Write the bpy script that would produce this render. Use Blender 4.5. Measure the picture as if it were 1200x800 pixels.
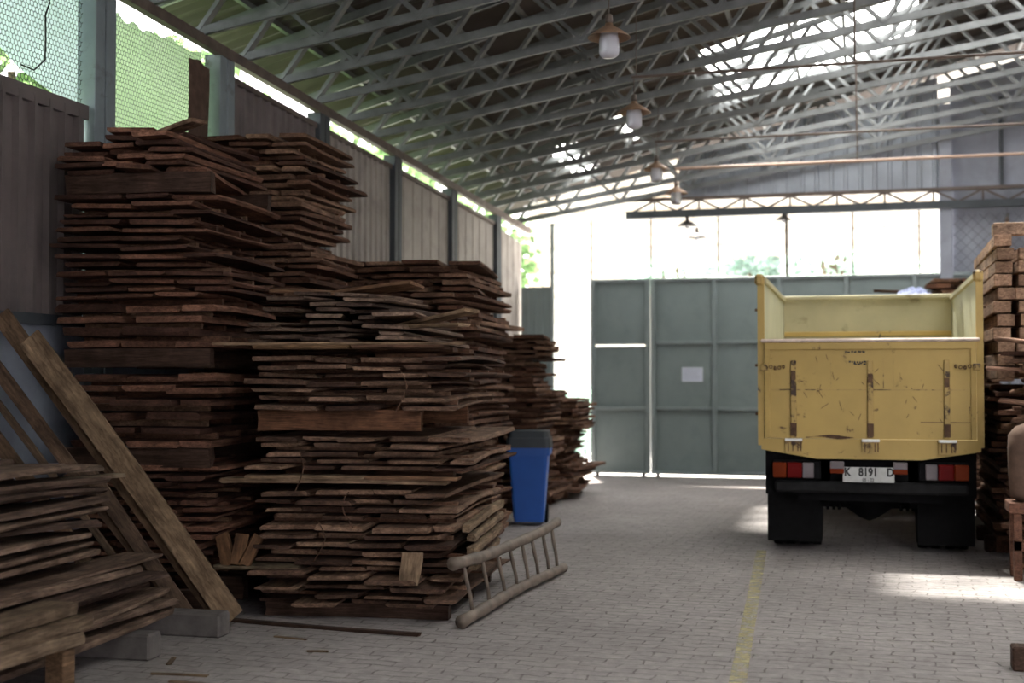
import bpy, math, random
from mathutils import Vector, Matrix, noise

for o in list(bpy.data.objects):
    bpy.data.objects.remove(o)
scn = bpy.context.scene
COL = scn.collection
rnd = random.Random(7)
PI = math.pi
R = math.radians

# ------------------------------------------------------------------ camera
cam_d = bpy.data.cameras.new('camera')
cam_d.sensor_width = 36.0
cam_d.lens = 45.3
cam_d.clip_start = 0.05
cam_d.clip_end = 500
cam_d.dof.use_dof = True
cam_d.dof.focus_distance = 8.1
cam_d.dof.aperture_fstop = 1.5
cam = bpy.data.objects.new('camera', cam_d)
COL.objects.link(cam)
cam.location = (0, 0, 1.5)
cam.rotation_euler = (R(90 + 1.669), 0, R(15.2))
scn.camera = cam

# ------------------------------------------------------------------ light
world = bpy.data.worlds.new('world')
scn.world = world
world.use_nodes = True
wn = world.node_tree.nodes
bg = wn['Background']
bg.inputs['Color'].default_value = (1.0, 0.965, 0.975, 1)
bg.inputs['Strength'].default_value = 1.0
sun_d = bpy.data.lights.new('sun', 'SUN')
sun_d.energy = 8.5
sun_d.angle = R(4)
sun_d.color = (1.0, 0.93, 0.82)
sun = bpy.data.objects.new('sun', sun_d)
COL.objects.link(sun)
sun.rotation_euler = Vector((0.9, -3.0, -6.3)).to_track_quat('-Z', 'Y').to_euler()
sun.location = (0, 20, 20)

scn.view_settings.view_transform = 'Standard'
scn.view_settings.look = 'None'
scn.view_settings.gamma = 1.0
scn.view_settings.use_curve_mapping = False
scn.view_settings.exposure = 2.55

# ------------------------------------------------------------------ materials
def new_mat(name):
    m = bpy.data.materials.new(name)
    m.use_nodes = True
    nt = m.node_tree
    return m, nt, nt.nodes['Principled BSDF']

def ramp(nt, stops, fac, interp='LINEAR'):
    r = nt.nodes.new('ShaderNodeValToRGB')
    r.color_ramp.interpolation = interp
    el = r.color_ramp.elements
    while len(el) < len(stops):
        el.new(0.5)
    for e, (p, c) in zip(el, stops):
        e.position = p
        e.color = (c[0], c[1], c[2], 1)
    nt.links.new(fac, r.inputs['Fac'])
    return r.outputs['Color']

def noise_tex(nt, vec, scale, detail=4, rough=0.55, dist=0.0):
    n = nt.nodes.new('ShaderNodeTexNoise')
    n.inputs['Scale'].default_value = scale
    n.inputs['Detail'].default_value = detail
    n.inputs['Roughness'].default_value = rough
    n.inputs['Distortion'].default_value = dist
    if vec is not None:
        nt.links.new(vec, n.inputs['Vector'])
    return n.outputs['Fac']

def mapping(nt, vec, scale=(1, 1, 1), loc=(0, 0, 0), rot=(0, 0, 0)):
    m = nt.nodes.new('ShaderNodeMapping')
    m.inputs['Scale'].default_value = scale
    m.inputs['Location'].default_value = loc
    m.inputs['Rotation'].default_value = rot
    nt.links.new(vec, m.inputs['Vector'])
    return m.outputs['Vector']

def coord(nt, kind='Object'):
    return nt.nodes.new('ShaderNodeTexCoord').outputs[kind]

def mixc(nt, fac, a, b, mode='MIX'):
    m = nt.nodes.new('ShaderNodeMix')
    m.data_type = 'RGBA'
    m.blend_type = mode
    if isinstance(fac, (int, float)):
        m.inputs[0].default_value = fac
    else:
        nt.links.new(fac, m.inputs[0])
    for sock, v in ((m.inputs[6], a), (m.inputs[7], b)):
        if isinstance(v, (tuple, list)):
            sock.default_value = (v[0], v[1], v[2], 1)
        else:
            nt.links.new(v, sock)
    return m.outputs[2]

def bump(nt, bsdf, height, strength=0.4, dist=0.01):
    b = nt.nodes.new('ShaderNodeBump')
    b.inputs['Strength'].default_value = strength
    b.inputs['Distance'].default_value = dist
    nt.links.new(height, b.inputs['Height'])
    nt.links.new(b.outputs['Normal'], bsdf.inputs['Normal'])

def plain(name, c, rough=0.6, metal=0.0, var=0.25, scale=6.0, dirt=None):
    """surface with mottled tone, fine bump and optional blotches of dirt"""
    m, nt, b = new_mat(name)
    v = coord(nt)
    f = noise_tex(nt, v, scale, 5, 0.6)
    lo = tuple(x * (1 - var) for x in c)
    hi = tuple(min(1, x * (1 + var)) for x in c)
    col = ramp(nt, [(0.3, lo), (0.7, hi)], f)
    if dirt:
        dcol, lo_t, hi_t, dscale = dirt
        g = noise_tex(nt, v, dscale, 8, 0.7, 0.3)
        mask = ramp(nt, [(lo_t, (0, 0, 0)), (hi_t, (1, 1, 1))], g)
        col = mixc(nt, mask, col, dcol)
    nt.links.new(col, b.inputs['Base Color'])
    b.inputs['Roughness'].default_value = rough
    b.inputs['Metallic'].default_value = metal
    bump(nt, b, noise_tex(nt, v, scale * 8, 3), 0.15, 0.004)
    return m

def wood(name, island=False, gain=1.0, axis=1):
    m, nt, b = new_mat(name)
    v = coord(nt)
    if island:
        rv = nt.nodes.new('ShaderNodeNewGeometry').outputs['Random Per Island']
    else:
        rv = nt.nodes.new('ShaderNodeObjectInfo').outputs['Random']
    add = nt.nodes.new('ShaderNodeVectorMath'); add.operation = 'SCALE'
    cmb = nt.nodes.new('ShaderNodeCombineXYZ')
    for i in range(3):
        nt.links.new(rv, cmb.inputs[i])
    nt.links.new(cmb.outputs[0], add.inputs[0]); add.inputs['Scale'].default_value = 61.0
    a2 = nt.nodes.new('ShaderNodeVectorMath'); a2.operation = 'ADD'
    nt.links.new(v, a2.inputs[0]); nt.links.new(add.outputs[0], a2.inputs[1])
    sc = [14, 14, 30]; sc[axis] = 1.4
    vg = mapping(nt, a2.outputs[0], tuple(sc))
    grain = noise_tex(nt, vg, 1.6, 6, 0.65, 0.6)
    blot = noise_tex(nt, a2.outputs[0], 5.0, 4, 0.6)
    if island:
        base = ramp(nt, [(0.0, (0.075, 0.036, 0.024)), (0.35, (0.145, 0.072, 0.047)), (0.7, (0.20, 0.115, 0.078)), (1.0, (0.30, 0.19, 0.13))], rv)
    else:
        base = nt.nodes.new('ShaderNodeObjectInfo').outputs['Color']
    g1 = ramp(nt, [(0.25, (0.42, 0.38, 0.36)), (0.55, (1.0, 1.0, 1.0)), (0.8, (1.5, 1.42, 1.35))], grain)
    g2 = ramp(nt, [(0.3, (0.5, 0.48, 0.47)), (0.7, (1.4, 1.36, 1.32))], blot)
    c = mixc(nt, 1.0, base, g1, 'MULTIPLY')
    c = mixc(nt, 1.0, c, g2, 'MULTIPLY')
    sc2 = [48, 48, 90]; sc2[axis] = 9
    fine = noise_tex(nt, mapping(nt, a2.outputs[0], tuple(sc2)), 1.0, 5, 0.7, 0.4)
    g3 = ramp(nt, [(0.30, (0.52, 0.49, 0.47)), (0.52, (1.0, 1.0, 1.0)), (0.74, (1.5, 1.45, 1.4))], fine)
    c = mixc(nt, 1.0, c, g3, 'MULTIPLY')
    if gain != 1.0:
        c = mixc(nt, 1.0, c, (gain, gain, gain), 'MULTIPLY')
    nt.links.new(c, b.inputs['Base Color'])
    b.inputs['Roughness'].default_value = 0.85
    b.inputs['Specular IOR Level'].default_value = 0.2
    bump(nt, b, grain, 0.5, 0.006)
    return m

M = {}
M['wood'] = wood('rough_wood', gain=.80)
M['wood_mass'] = wood('rough_wood_mass', island=True, gain=.80)
M['wood_timber'] = wood('squared_timber_wood')
M['bamboo'] = plain('bamboo', (0.155, 0.12, 0.095), 0.6, 0, 0.35, 9)
M['roof_steel'] = plain('galvanised_steel', (0.20, 0.208, 0.212), 0.5, 0.3, 0.25, 5)
M['rust_steel'] = plain('brown_painted_steel', (0.13, 0.10, 0.085), 0.6, 0.1, 0.3, 7)
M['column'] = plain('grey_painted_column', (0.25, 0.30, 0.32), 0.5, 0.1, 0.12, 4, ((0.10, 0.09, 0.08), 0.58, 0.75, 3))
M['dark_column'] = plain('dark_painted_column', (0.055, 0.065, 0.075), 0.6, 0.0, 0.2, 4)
M['cladding_brown'] = plain('dull_brown_cladding', (0.185, 0.155, 0.15), 0.55, 0.1, 0.15, 3, ((0.09, 0.08, 0.08), 0.55, 0.8, 1.3))
M['cladding_pale'] = plain('pale_cladding', (0.36, 0.325, 0.29), 0.6, 0.0, 0.15, 2.5, ((0.22, 0.19, 0.17), 0.5, 0.75, 2))
M['cladding_grey'] = plain('blue_grey_cladding', (0.34, 0.37, 0.42), 0.45, 0.2, 0.12, 3)
M['masonry'] = plain('blue_grey_masonry', (0.27, 0.30, 0.36), 0.9, 0, 0.25, 2.5, ((0.55, 0.58, 0.62), 0.55, 0.7, 1.7))
M['back_masonry'] = plain('lilac_grey_masonry', (0.33, 0.35, 0.41), 0.9, 0, 0.15, 1.5, ((0.22, 0.22, 0.25), 0.5, 0.8, 1.2))
M['gate'] = plain('grey_green_gate_paint', (0.215, 0.262, 0.265), 0.5, 0.1, 0.08, 1.5, ((0.165, 0.20, 0.205), 0.5, 0.8, 2))  # albedo raised to put distant bloom haze into the gate colour
M['gate_frame'] = plain('grey_green_gate_frame_paint', (0.235, 0.28, 0.285), 0.45, 0.15, 0.1, 4)
M['roof_sheet'] = plain('weathered_roof_sheet', (0.08, 0.066, 0.058), 0.75, 0.05, 0.25, 2)
M['paper'] = plain('white_paper', (0.62, 0.66, 0.78), 0.8, 0, 0.03, 20)
M['black'] = plain('black_chassis', (0.006, 0.006, 0.007), 0.85, 0, 0.3, 10)
M['rubber'] = plain('tyre_rubber', (0.007, 0.007, 0.0075), 0.9, 0, 0.3, 15)
M['bumper'] = plain('dark_grey_bumper', (0.017, 0.017, 0.018), 0.8, 0, 0.3, 10)
M['yellow'] = plain('yellow_truck_paint', (0.46, 0.318, 0.098), 0.55, 0, 0.12, 1.6, ((0.09, 0.045, 0.02), 0.62, 0.68, 7))
M['yellow_worn'] = plain('rusted_yellow_strap_paint', (0.43, 0.295, 0.10), 0.6, 0, 0.15, 3, ((0.045, 0.024, 0.016), 0.51, 0.57, 6))
M['yellow_inside'] = plain('faded_yellow_inner_paint', (0.45, 0.41, 0.26), 0.6, 0, 0.12, 2, ((0.20, 0.17, 0.10), 0.57, 0.72, 3))
M['yellow_pale'] = plain('faded_cream_side_paint', (0.48, 0.47, 0.33), 0.6, 0, 0.1, 2, ((0.24, 0.19, 0.12), 0.62, 0.75, 4))
M['lip'] = plain('worn_pinkish_metal_edge', (0.62, 0.50, 0.44), 0.5, 0, 0.2, 14)
M['white_metal'] = plain('white_painted_metal', (0.85, 0.86, 0.85), 0.35, 0, 0.05, 10)
M['rust'] = plain('rust', (0.10, 0.055, 0.03), 0.9, 0, 0.5, 20)
M['lens_red'] = plain('red_lens', (0.11, 0.002, 0.002), 0.45, 0, 0.1, 10)
M['lens_orange'] = plain('orange_lens', (0.14, 0.02, 0.003), 0.45, 0, 0.1, 10)
M['lens_clear'] = plain('clear_lens', (0.15, 0.13, 0.14), 0.45, 0, 0.1, 10)
M['plate'] = plain('number_plate_paint', (0.50, 0.51, 0.50), 0.4, 0, 0.1, 20)
M['ink'] = plain('black_ink', (0.03, 0.03, 0.03), 0.7, 0, 0.2, 20)
M['bin_blue'] = plain('blue_bin_plastic', (0.012, 0.085, 0.36), 0.45, 0, 0.08, 3)
M['bin_dark'] = plain('dark_bin_lid_plastic', (0.022, 0.028, 0.035), 0.5, 0, 0.2, 4)
M['shade'] = plain('tan_enamel_lamp_shade', (0.27, 0.165, 0.105), 0.5, 0.1, 0.3, 12)
M['shade_dark'] = plain('dark_enamel_lamp_shade', (0.05, 0.045, 0.04), 0.5, 0.1, 0.2, 12)
M['pipe'] = plain('pinkish_conduit_paint', (0.44, 0.31, 0.25), 0.5, 0.1, 0.15, 8)
M['pipe_dark'] = plain('dark_conduit_paint', (0.13, 0.095, 0.08), 0.5, 0.1, 0.2, 8)
M['wire'] = plain('galvanised_wire', (0.16, 0.17, 0.17), 0.6, 0.2, 0.1, 8)
M['wire_dark'] = plain('dark_wire', (0.03, 0.03, 0.03), 0.6, 0, 0.1, 8)
M['block'] = plain('grey_concrete_block', (0.135, 0.12, 0.115), 0.95, 0, 0.3, 9)
M['brown_cloth'] = plain('brown_sacking', (0.12, 0.072, 0.052), 0.95, 0, 0.3, 12)
M['cream_wall'] = plain('cream_render', (0.50, 0.47, 0.41), 0.9, 0, 0.05, 1)
M['outer_ground'] = plain('pale_concrete_yard', (0.44, 0.43, 0.43), 0.9, 0, 0.1, 1)
M['pale_wall'] = plain('bluish_white_outside_wall', (0.70, 0.76, 0.80), 0.9, 0, 0.06, 1)
M['cloth_blue'] = plain('blue_white_plastic', (0.40, 0.45, 0.75), 0.5, 0, 0.5, 25)
M['bark'] = plain('bark', (0.12, 0.09, 0.06), 0.9, 0, 0.3, 10)

for k_ in ('black', 'rubber', 'bumper', 'lens_red', 'lens_orange'):
    M[k_].node_tree.nodes['Principled BSDF'].inputs['Specular IOR Level'].default_value = 0.12
def glass_globe():
    m, nt, b = new_mat('frosted_glass')
    b.inputs['Base Color'].default_value = (0.72, 0.72, 0.80, 1)
    b.inputs['Roughness'].default_value = 0.25
    b.inputs['Transmission Weight'].default_value = 0.35
    bump(nt, b, noise_tex(nt, coord(nt), 60, 2), 0.1, 0.002)
    return m
M['globe'] = glass_globe()

def leaf_mat(name, c):
    m, nt, b = new_mat(name)
    v = coord(nt)
    rv = nt.nodes.new('ShaderNodeNewGeometry').outputs['Random Per Island']
    col = ramp(nt, [(0, tuple(x * 0.5 for x in c)), (1, tuple(min(1, x * 1.35) for x in c))], rv)
    nt.links.new(col, b.inputs['Base Color'])
    b.inputs['Roughness'].default_value = 0.5
    tr = nt.nodes.new('ShaderNodeBsdfTranslucent')
    nt.links.new(col, tr.inputs['Color'])
    mx = nt.nodes.new('ShaderNodeMixShader'); mx.inputs[0].default_value = 0.5
    nt.links.new(b.outputs[0], mx.inputs[1]); nt.links.new(tr.outputs[0], mx.inputs[2])
    nt.links.new(mx.outputs[0], nt.nodes['Material Output'].inputs['Surface'])
    return m
M['leaf'] = leaf_mat('tree_leaf', (0.16, 0.27, 0.11))
M['leaf_overexposed'] = leaf_mat('overexposed_leaf', (0.38, 0.52, 0.45))  # paler copy of the leaf, overexposure and haze put into the colour
M['leaf_bright'] = leaf_mat('banana_leaf', (0.17, 0.34, 0.12))

def sheet_mat(name, c, transp, scale=1.5):
    """thin translucent sheet: scatters light through and lets part of it pass"""
    m, nt, b = new_mat(name)
    f = noise_tex(nt, coord(nt), scale, 4)
    col = ramp(nt, [(0.3, tuple(x * 0.82 for x in c)), (0.7, c)], f)
    tr = nt.nodes.new('ShaderNodeBsdfTranslucent')
    nt.links.new(col, tr.inputs['Color'])
    tp = nt.nodes.new('ShaderNodeBsdfTransparent')
    tp.inputs['Color'].default_value = (c[0], c[1], c[2], 1)
    mx = nt.nodes.new('ShaderNodeMixShader'); mx.inputs[0].default_value = transp
    nt.links.new(tr.outputs[0], mx.inputs[1]); nt.links.new(tp.outputs[0], mx.inputs[2])
    nt.links.new(mx.outputs[0], nt.nodes['Material Output'].inputs['Surface'])
    return m
M['skylight'] = sheet_mat('translucent_roof_sheet', (0.85, 0.90, 0.92), 0.35)
M['skylight_dull'] = sheet_mat('clouded_roof_sheet', (0.80, 0.86, 0.88), 0.02)
M['pale_net'] = sheet_mat('bluish_white_plastic_sheet', (0.34, 0.41, 0.43), 0.03, 1.2)
M['green_net'] = sheet_mat('green_white_plastic_sheet', (0.30, 0.38, 0.25), 0.03, 1.2)

def floor_mat():
    m, nt, b = new_mat('paving_blocks')
    v = coord(nt)
    vr = mapping(nt, v, (1, 1, 1), (0, 0, 0), (0, 0, R(2)))
    nz = nt.nodes.new('ShaderNodeTexNoise'); nz.inputs['Scale'].default_value = 4.5; nz.inputs['Detail'].default_value = 3
    nt.links.new(vr, nz.inputs['Vector'])
    sub = nt.nodes.new('ShaderNodeVectorMath'); sub.operation = 'SUBTRACT'
    nt.links.new(nz.outputs['Color'], sub.inputs[0]); sub.inputs[1].default_value = (0.5, 0.5, 0.5)
    scl = nt.nodes.new('ShaderNodeVectorMath'); scl.operation = 'SCALE'; scl.inputs['Scale'].default_value = 0.10
    nt.links.new(sub.outputs[0], scl.inputs[0])
    ad = nt.nodes.new('ShaderNodeVectorMath'); ad.operation = 'ADD'
    nt.links.new(vr, ad.inputs[0]); nt.links.new(scl.outputs[0], ad.inputs[1])
    br = nt.nodes.new('ShaderNodeTexBrick')
    br.inputs['Color1'].default_value = (0.9, 0.9, 0.9, 1)
    br.inputs['Color2'].default_value = (0.74, 0.74, 0.745, 1)
    br.inputs['Mortar'].default_value = (0.36, 0.34, 0.33, 1)
    br.inputs['Scale'].default_value = 1.0
    br.inputs['Mortar Size'].default_value = 0.006
    br.inputs['Mortar Smooth'].default_value = 0.3
    br.inputs['Bias'].default_value = -0.2
    br.inputs['Brick Width'].default_value = 0.21
    br.inputs['Row Height'].default_value = 0.105
    nt.links.new(ad.outputs[0], br.inputs['Vector'])
    big = noise_tex(nt, v, 0.6, 5, 0.6)
    fine = noise_tex(nt, v, 14, 6, 0.7)
    base = ramp(nt, [(0.3, (0.29, 0.262, 0.26)), (0.7, (0.40, 0.365, 0.36))], big)
    fc = ramp(nt, [(0.3, (0.72, 0.72, 0.72)), (0.7, (1.15, 1.14, 1.12))], fine)
    jm = ramp(nt, [(0.36, (0.12, 0.12, 0.12)), (0.62, (1, 1, 1))], noise_tex(nt, mapping(nt, v, (3.0, 6.0, 1)), 1.6, 5, 0.7))
    c = mixc(nt, jm, base, br.outputs['Color'], 'MULTIPLY')
    c = mixc(nt, 1.0, c, fc, 'MULTIPLY')
    dust = ramp(nt, [(0.56, (0, 0, 0)), (0.75, (0.6, 0.6, 0.6))], noise_tex(nt, v, 1.7, 6, 0.7, 0.5))
    c = mixc(nt, dust, c, (0.30, 0.27, 0.25))
    nt.links.new(c, b.inputs['Base Color'])
    b.inputs['Roughness'].default_value = 0.8
    b.inputs['Specular IOR Level'].default_value = 0.3
    inv = nt.nodes.new('ShaderNodeMath'); inv.operation = 'SUBTRACT'; inv.inputs[0].default_value = 1.0
    nt.links.new(br.outputs['Fac'], inv.inputs[1])
    ad2 = nt.nodes.new('ShaderNodeMath'); ad2.operation = 'MULTIPLY_ADD'; ad2.inputs[1].default_value = 0.5
    nt.links.new(fine, ad2.inputs[0]); nt.links.new(inv.outputs[0], ad2.inputs[2])
    bump(nt, b, ad2.outputs[0], 0.8, 0.008)
    return m
M['floor'] = floor_mat()

def worn_paint(name, c, lo, hi):
    m, nt, b = new_mat(name)
    v = coord(nt)
    b.inputs['Base Color'].default_value = (c[0], c[1], c[2], 1)
    b.inputs['Roughness'].default_value = 0.8
    g = noise_tex(nt, v, 9, 8, 0.75)
    mask = ramp(nt, [(lo, (0, 0, 0)), (hi, (1, 1, 1))], g)
    tp = nt.nodes.new('ShaderNodeBsdfTransparent')
    mx = nt.nodes.new('ShaderNodeMixShader')
    nt.links.new(mask, mx.inputs[0])
    nt.links.new(tp.outputs[0], mx.inputs[1]); nt.links.new(b.outputs[0], mx.inputs[2])
    nt.links.new(mx.outputs[0], nt.nodes['Material Output'].inputs['Surface'])
    return m
M['line'] = worn_paint('worn_yellow_road_paint', (0.52, 0.46, 0.25), 0.37, 0.68)
M['faint'] = worn_paint('faint_yellow_chalk', (0.46, 0.42, 0.25), 0.46, 0.72)

# ------------------------------------------------------------------ mesh helpers
class MB:
    def __init__(s):
        s.v = []; s.f = []
    def add(s, vs, fs, mat=None):
        n = len(s.v)
        for p in vs:
            p = Vector(p)
            s.v.append(tuple(mat @ p) if mat is not None else tuple(p))
        for f in fs:
            s.f.append(tuple(i + n for i in f))
        return s
    def box(s, lo, hi, mat=None, bev=0.0):
        x0, y0, z0 = lo; x1, y1, z1 = hi
        if bev <= 0:
            vs = [(x0, y0, z0), (x1, y0, z0), (x1, y1, z0), (x0, y1, z0), (x0, y0, z1), (x1, y0, z1), (x1, y1, z1), (x0, y1, z1)]
            fs = [(0, 3, 2, 1), (4, 5, 6, 7), (0, 1, 5, 4), (1, 2, 6, 5), (2, 3, 7, 6), (3, 0, 4, 7)]
            return s.add(vs, fs, mat)
        b = min(bev, (x1 - x0) * .45, (y1 - y0) * .45, (z1 - z0) * .45)
        vs = []; idx = {}
        for sx in (0, 1):
            for sy in (0, 1):
                for sz in (0, 1):
                    c = [x1 if sx else x0, y1 if sy else y0, z1 if sz else z0]
                    d = [-b if sx else b, -b if sy else b, -b if sz else b]
                    for ax in range(3):
                        p = [c[k] + (0 if k == ax else d[k]) for k in range(3)]
                        idx[(sx, sy, sz, ax)] = len(vs); vs.append(p)
        fs = []
        for ax in range(3):
            o = [k for k in range(3) if k != ax]
            for sd in (0, 1):
                q = []
                for a, c in ((0, 0), (1, 0), (1, 1), (0, 1)):
                    k = [0, 0, 0]; k[ax] = sd; k[o[0]] = a; k[o[1]] = c
                    q.append(idx[(k[0], k[1], k[2], ax)])
                fs.append(tuple(q))
        for ax in range(3):           # edges along ax
            o = [k for k in range(3) if k != ax]
            for a in (0, 1):
                for c in (0, 1):
                    q = []
                    for e, w in ((0, o[0]), (0, o[1]), (1, o[1]), (1, o[0])):
                        k = [0, 0, 0]; k[ax] = e; k[o[0]] = a; k[o[1]] = c
                        q.append(idx[(k[0], k[1], k[2], w)])
                    fs.append(tuple(q))
        for sx in (0, 1):
            for sy in (0, 1):
                for sz in (0, 1):
                    fs.append(tuple(idx[(sx, sy, sz, ax)] for ax in range(3)))
        return s.add(vs, fs, mat)
    def bar(s, a, b, w, h, up=(0, 0, 1)):
        """square bar between two points; w across, h along up"""
        a = Vector(a); b = Vector(b); d = (b - a)
        L = d.length; d.normalize()
        u = Vector(up)
        if abs(d.dot(u)) > 0.98:
            u = Vector((0, 1, 0))
        x = d.cross(u).normalized(); z = x.cross(d).normalized()
        m = Matrix((x, d, z)).transposed().to_4x4(); m.translation = a
        return s.box((-w / 2, 0, -h / 2), (w / 2, L, h / 2), m)
    def tube(s, pts, r, n=8, caps=True, radii=None):
        pts = [Vector(p) for p in pts]
        rings = []
        prev = None
        for i, p in enumerate(pts):
            d = (pts[min(i + 1, len(pts) - 1)] - pts[max(i - 1, 0)]).normalized()
            if prev is None:
                u = Vector((0, 0, 1)) if abs(d.z) < 0.9 else Vector((1, 0, 0))
                x = d.cross(u).normalized()
            else:
                x = (prev - d * prev.dot(d)).normalized()
            prev = x
            y = d.cross(x)
            rr = radii[i] if radii else r
            rings.append([p + (x * math.cos(2 * PI * k / n) + y * math.sin(2 * PI * k / n)) * rr for k in range(n)])
        vs = [q for ring in rings for q in ring]
        fs = []
        for i in range(len(pts) - 1):
            for k in range(n):
                fs.append((i * n + k, i * n + (k + 1) % n, (i + 1) * n + (k + 1) % n, (i + 1) * n + k))
        if caps:
            fs.append(tuple(range(n - 1, -1, -1)))
            fs.append(tuple((len(pts) - 1) * n + k for k in range(n)))
        return s.add(vs, fs)
    def lathe(s, prof, n=24, c=(0, 0, 0), axis='Z'):
        vs = []
        for r, z in prof:
            for k in range(n):
                a = 2 * PI * k / n
                p = (r * math.cos(a), r * math.sin(a), z) if axis == 'Z' else (z, r * math.cos(a), r * math.sin(a))
                vs.append((p[0] + c[0], p[1] + c[1], p[2] + c[2]))
        fs = []
        for i in range(len(prof) - 1):
            for k in range(n):
                fs.append((i * n + k, i * n + (k + 1) % n, (i + 1) * n + (k + 1) % n, (i + 1) * n + k))
        return s.add(vs, fs)
    def prism(s, poly, axis, a, b):
        """extrude a 2-D outline along an axis from a to b"""
        def P(p, t):
            return {'X': (t, p[0], p[1]), 'Y': (p[0], t, p[1]), 'Z': (p[0], p[1], t)}[axis]
        n = len(poly)
        vs = [P(p, a) for p in poly] + [P(p, b) for p in poly]
        fs = [tuple(range(n)), tuple(range(2 * n - 1, n - 1, -1))]
        for i in range(n):
            fs.append((i, i + n, (i + 1) % n + n, (i + 1) % n))
        return s.add(vs, fs)
    def mesh(s, name, mat, smooth=False):
        me = bpy.data.meshes.new(name)
        me.from_pydata(s.v, [], s.f)
        me.materials.append(mat)
        import bmesh
        bm = bmesh.new(); bm.from_mesh(me)
        bmesh.ops.recalc_face_normals(bm, faces=bm.faces)
        bm.to_mesh(me); bm.free()
        if smooth:
            for p in me.polygons:
                p.use_smooth = True
        return me
    def build(s, name, mat, parent=None, smooth=False):
        o = bpy.data.objects.new(name, s.mesh(name, mat, smooth))
        COL.objects.link(o)
        if parent:
            o.parent = parent
        return o

def tag(o, label=None, cat=None, group=None, kind=None):
    if label: o['label'] = label
    if cat: o['category'] = cat
    if group: o['group'] = group
    if kind: o['kind'] = kind
    return o

def empty(name, loc=(0, 0, 0), rz=0.0, label=None, cat=None, group=None, kind=None):
    o = bpy.data.objects.new(name, None)
    o.empty_display_size = 0.1
    COL.objects.link(o)
    o.location = loc; o.rotation_euler = (0, 0, rz)
    return tag(o, label, cat, group, kind)

def copy_tree(o, parent=None):
    c = o.copy(); COL.objects.link(c); c.parent = parent
    for ch in list(o.children):
        copy_tree(ch, c)
    return c

def struct(name, mb, mat, parent=None, smooth=False):
    o = mb.build(name, mat, parent, smooth)
    if not parent:
        o['kind'] = 'structure'
    return o

ORD = ['first', 'second', 'third', 'fourth', 'fifth', 'sixth', 'seventh', 'eighth', 'ninth', 'tenth', 'eleventh', 'twelfth',
       'thirteenth', 'fourteenth', 'fifteenth', 'sixteenth', 'seventeenth', 'eighteenth', 'nineteenth', 'twentieth', 'twenty-first', 'twenty-second', 'twenty-third', 'twenty-fourth']

# ------------------------------------------------------------------ the hall: floor, walls, columns
floor = struct('floor', MB().add([(-5.3, -12, 0), (16, -12, 0), (16, 20.2, 0), (-5.3, 20.2, 0)], [(0, 1, 2, 3)]), M['floor'])
yard = struct('outer_yard_ground', MB().add([(-60, -30, -0.02), (60, -30, -0.02), (60, 90, -0.02), (-60, 90, -0.02)], [(0, 1, 2, 3)]), M['outer_ground'])

struct('outer_grass_ground', MB().add([(-60, -30, -.01), (-5.5, -30, -.01), (-5.5, 23, -.01), (-60, 23, -.01)], [(0, 1, 2, 3)]), plain('low_bounce_grass', (0.07, 0.12, 0.04), 0.95, 0, 0.4, 3))  # dark grass added outside to cut sun bounce onto the left roof

def strip(a, b, w, z):
    a = Vector((a[0], a[1], z)); b = Vector((b[0], b[1], z))
    n = (b - a).normalized().cross(Vector((0, 0, 1))) * w / 2
    return MB().add([a - n, a + n, b + n, b - n], [(0, 1, 2, 3)])
tag(struct('floor_line', strip((-0.86, 11.5), (-0.44, 3.2), 0.085, 0.003), M['line']), 'long worn yellow line painted along the paving behind the truck')
tag(struct('floor_line', strip((-0.72, 7.62), (0.62, 7.80), 0.022, 0.004), M['faint']), 'thin faint yellow line across the paving, the one farther from the camera')
tag(struct('floor_line', strip((-0.70, 7.12), (0.2, 7.16), 0.018, 0.004), M['faint']), 'thin faint yellow line across the paving, the one nearer the camera')

WX = -5.25                                   # inner face of the left wall
def eave(y): return 4.26 - 0.035 * (y - 9.9)

def corrugated(y0, y1, z0, z1a, z1b, pitch=0.15, depth=0.025, axis='X', at=WX, th=0.012):
    """ribbed cladding sheet standing in a plane; top edge runs from z1a to z1b"""
    pts = []
    y = y0
    while y < y1 - 1e-6:
        for t, d in ((0.0, 0), (pitch * .70, 0), (pitch * .76, depth), (pitch * .94, depth)):
            if y + t <= y1:
                pts.append((y + t, d))
        y += pitch
    pts.append((y1, 0))
    mb = MB(); n = len(pts)
    vs = []
    for off in (0, -th):
        for (q, d) in pts:
            f = (q - y0) / (y1 - y0)
            zt = z1a + (z1b - z1a) * f
            for z in (z0, zt):
                vs.append((at + d + off, q, z) if axis == 'X' else (q, at - d - off, z))
    fs = []
    for L in (0, 2 * n):
        for i in range(n - 1):
            fs.append((L + 2 * i, L + 2 * i + 2, L + 2 * i + 3, L + 2 * i + 1))
    for i in range(n - 1):
        fs.append((2 * i + 1, 2 * i + 3, 2 * n + 2 * i + 3, 2 * n + 2 * i + 1))
    return mb.add(vs, fs)

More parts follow.
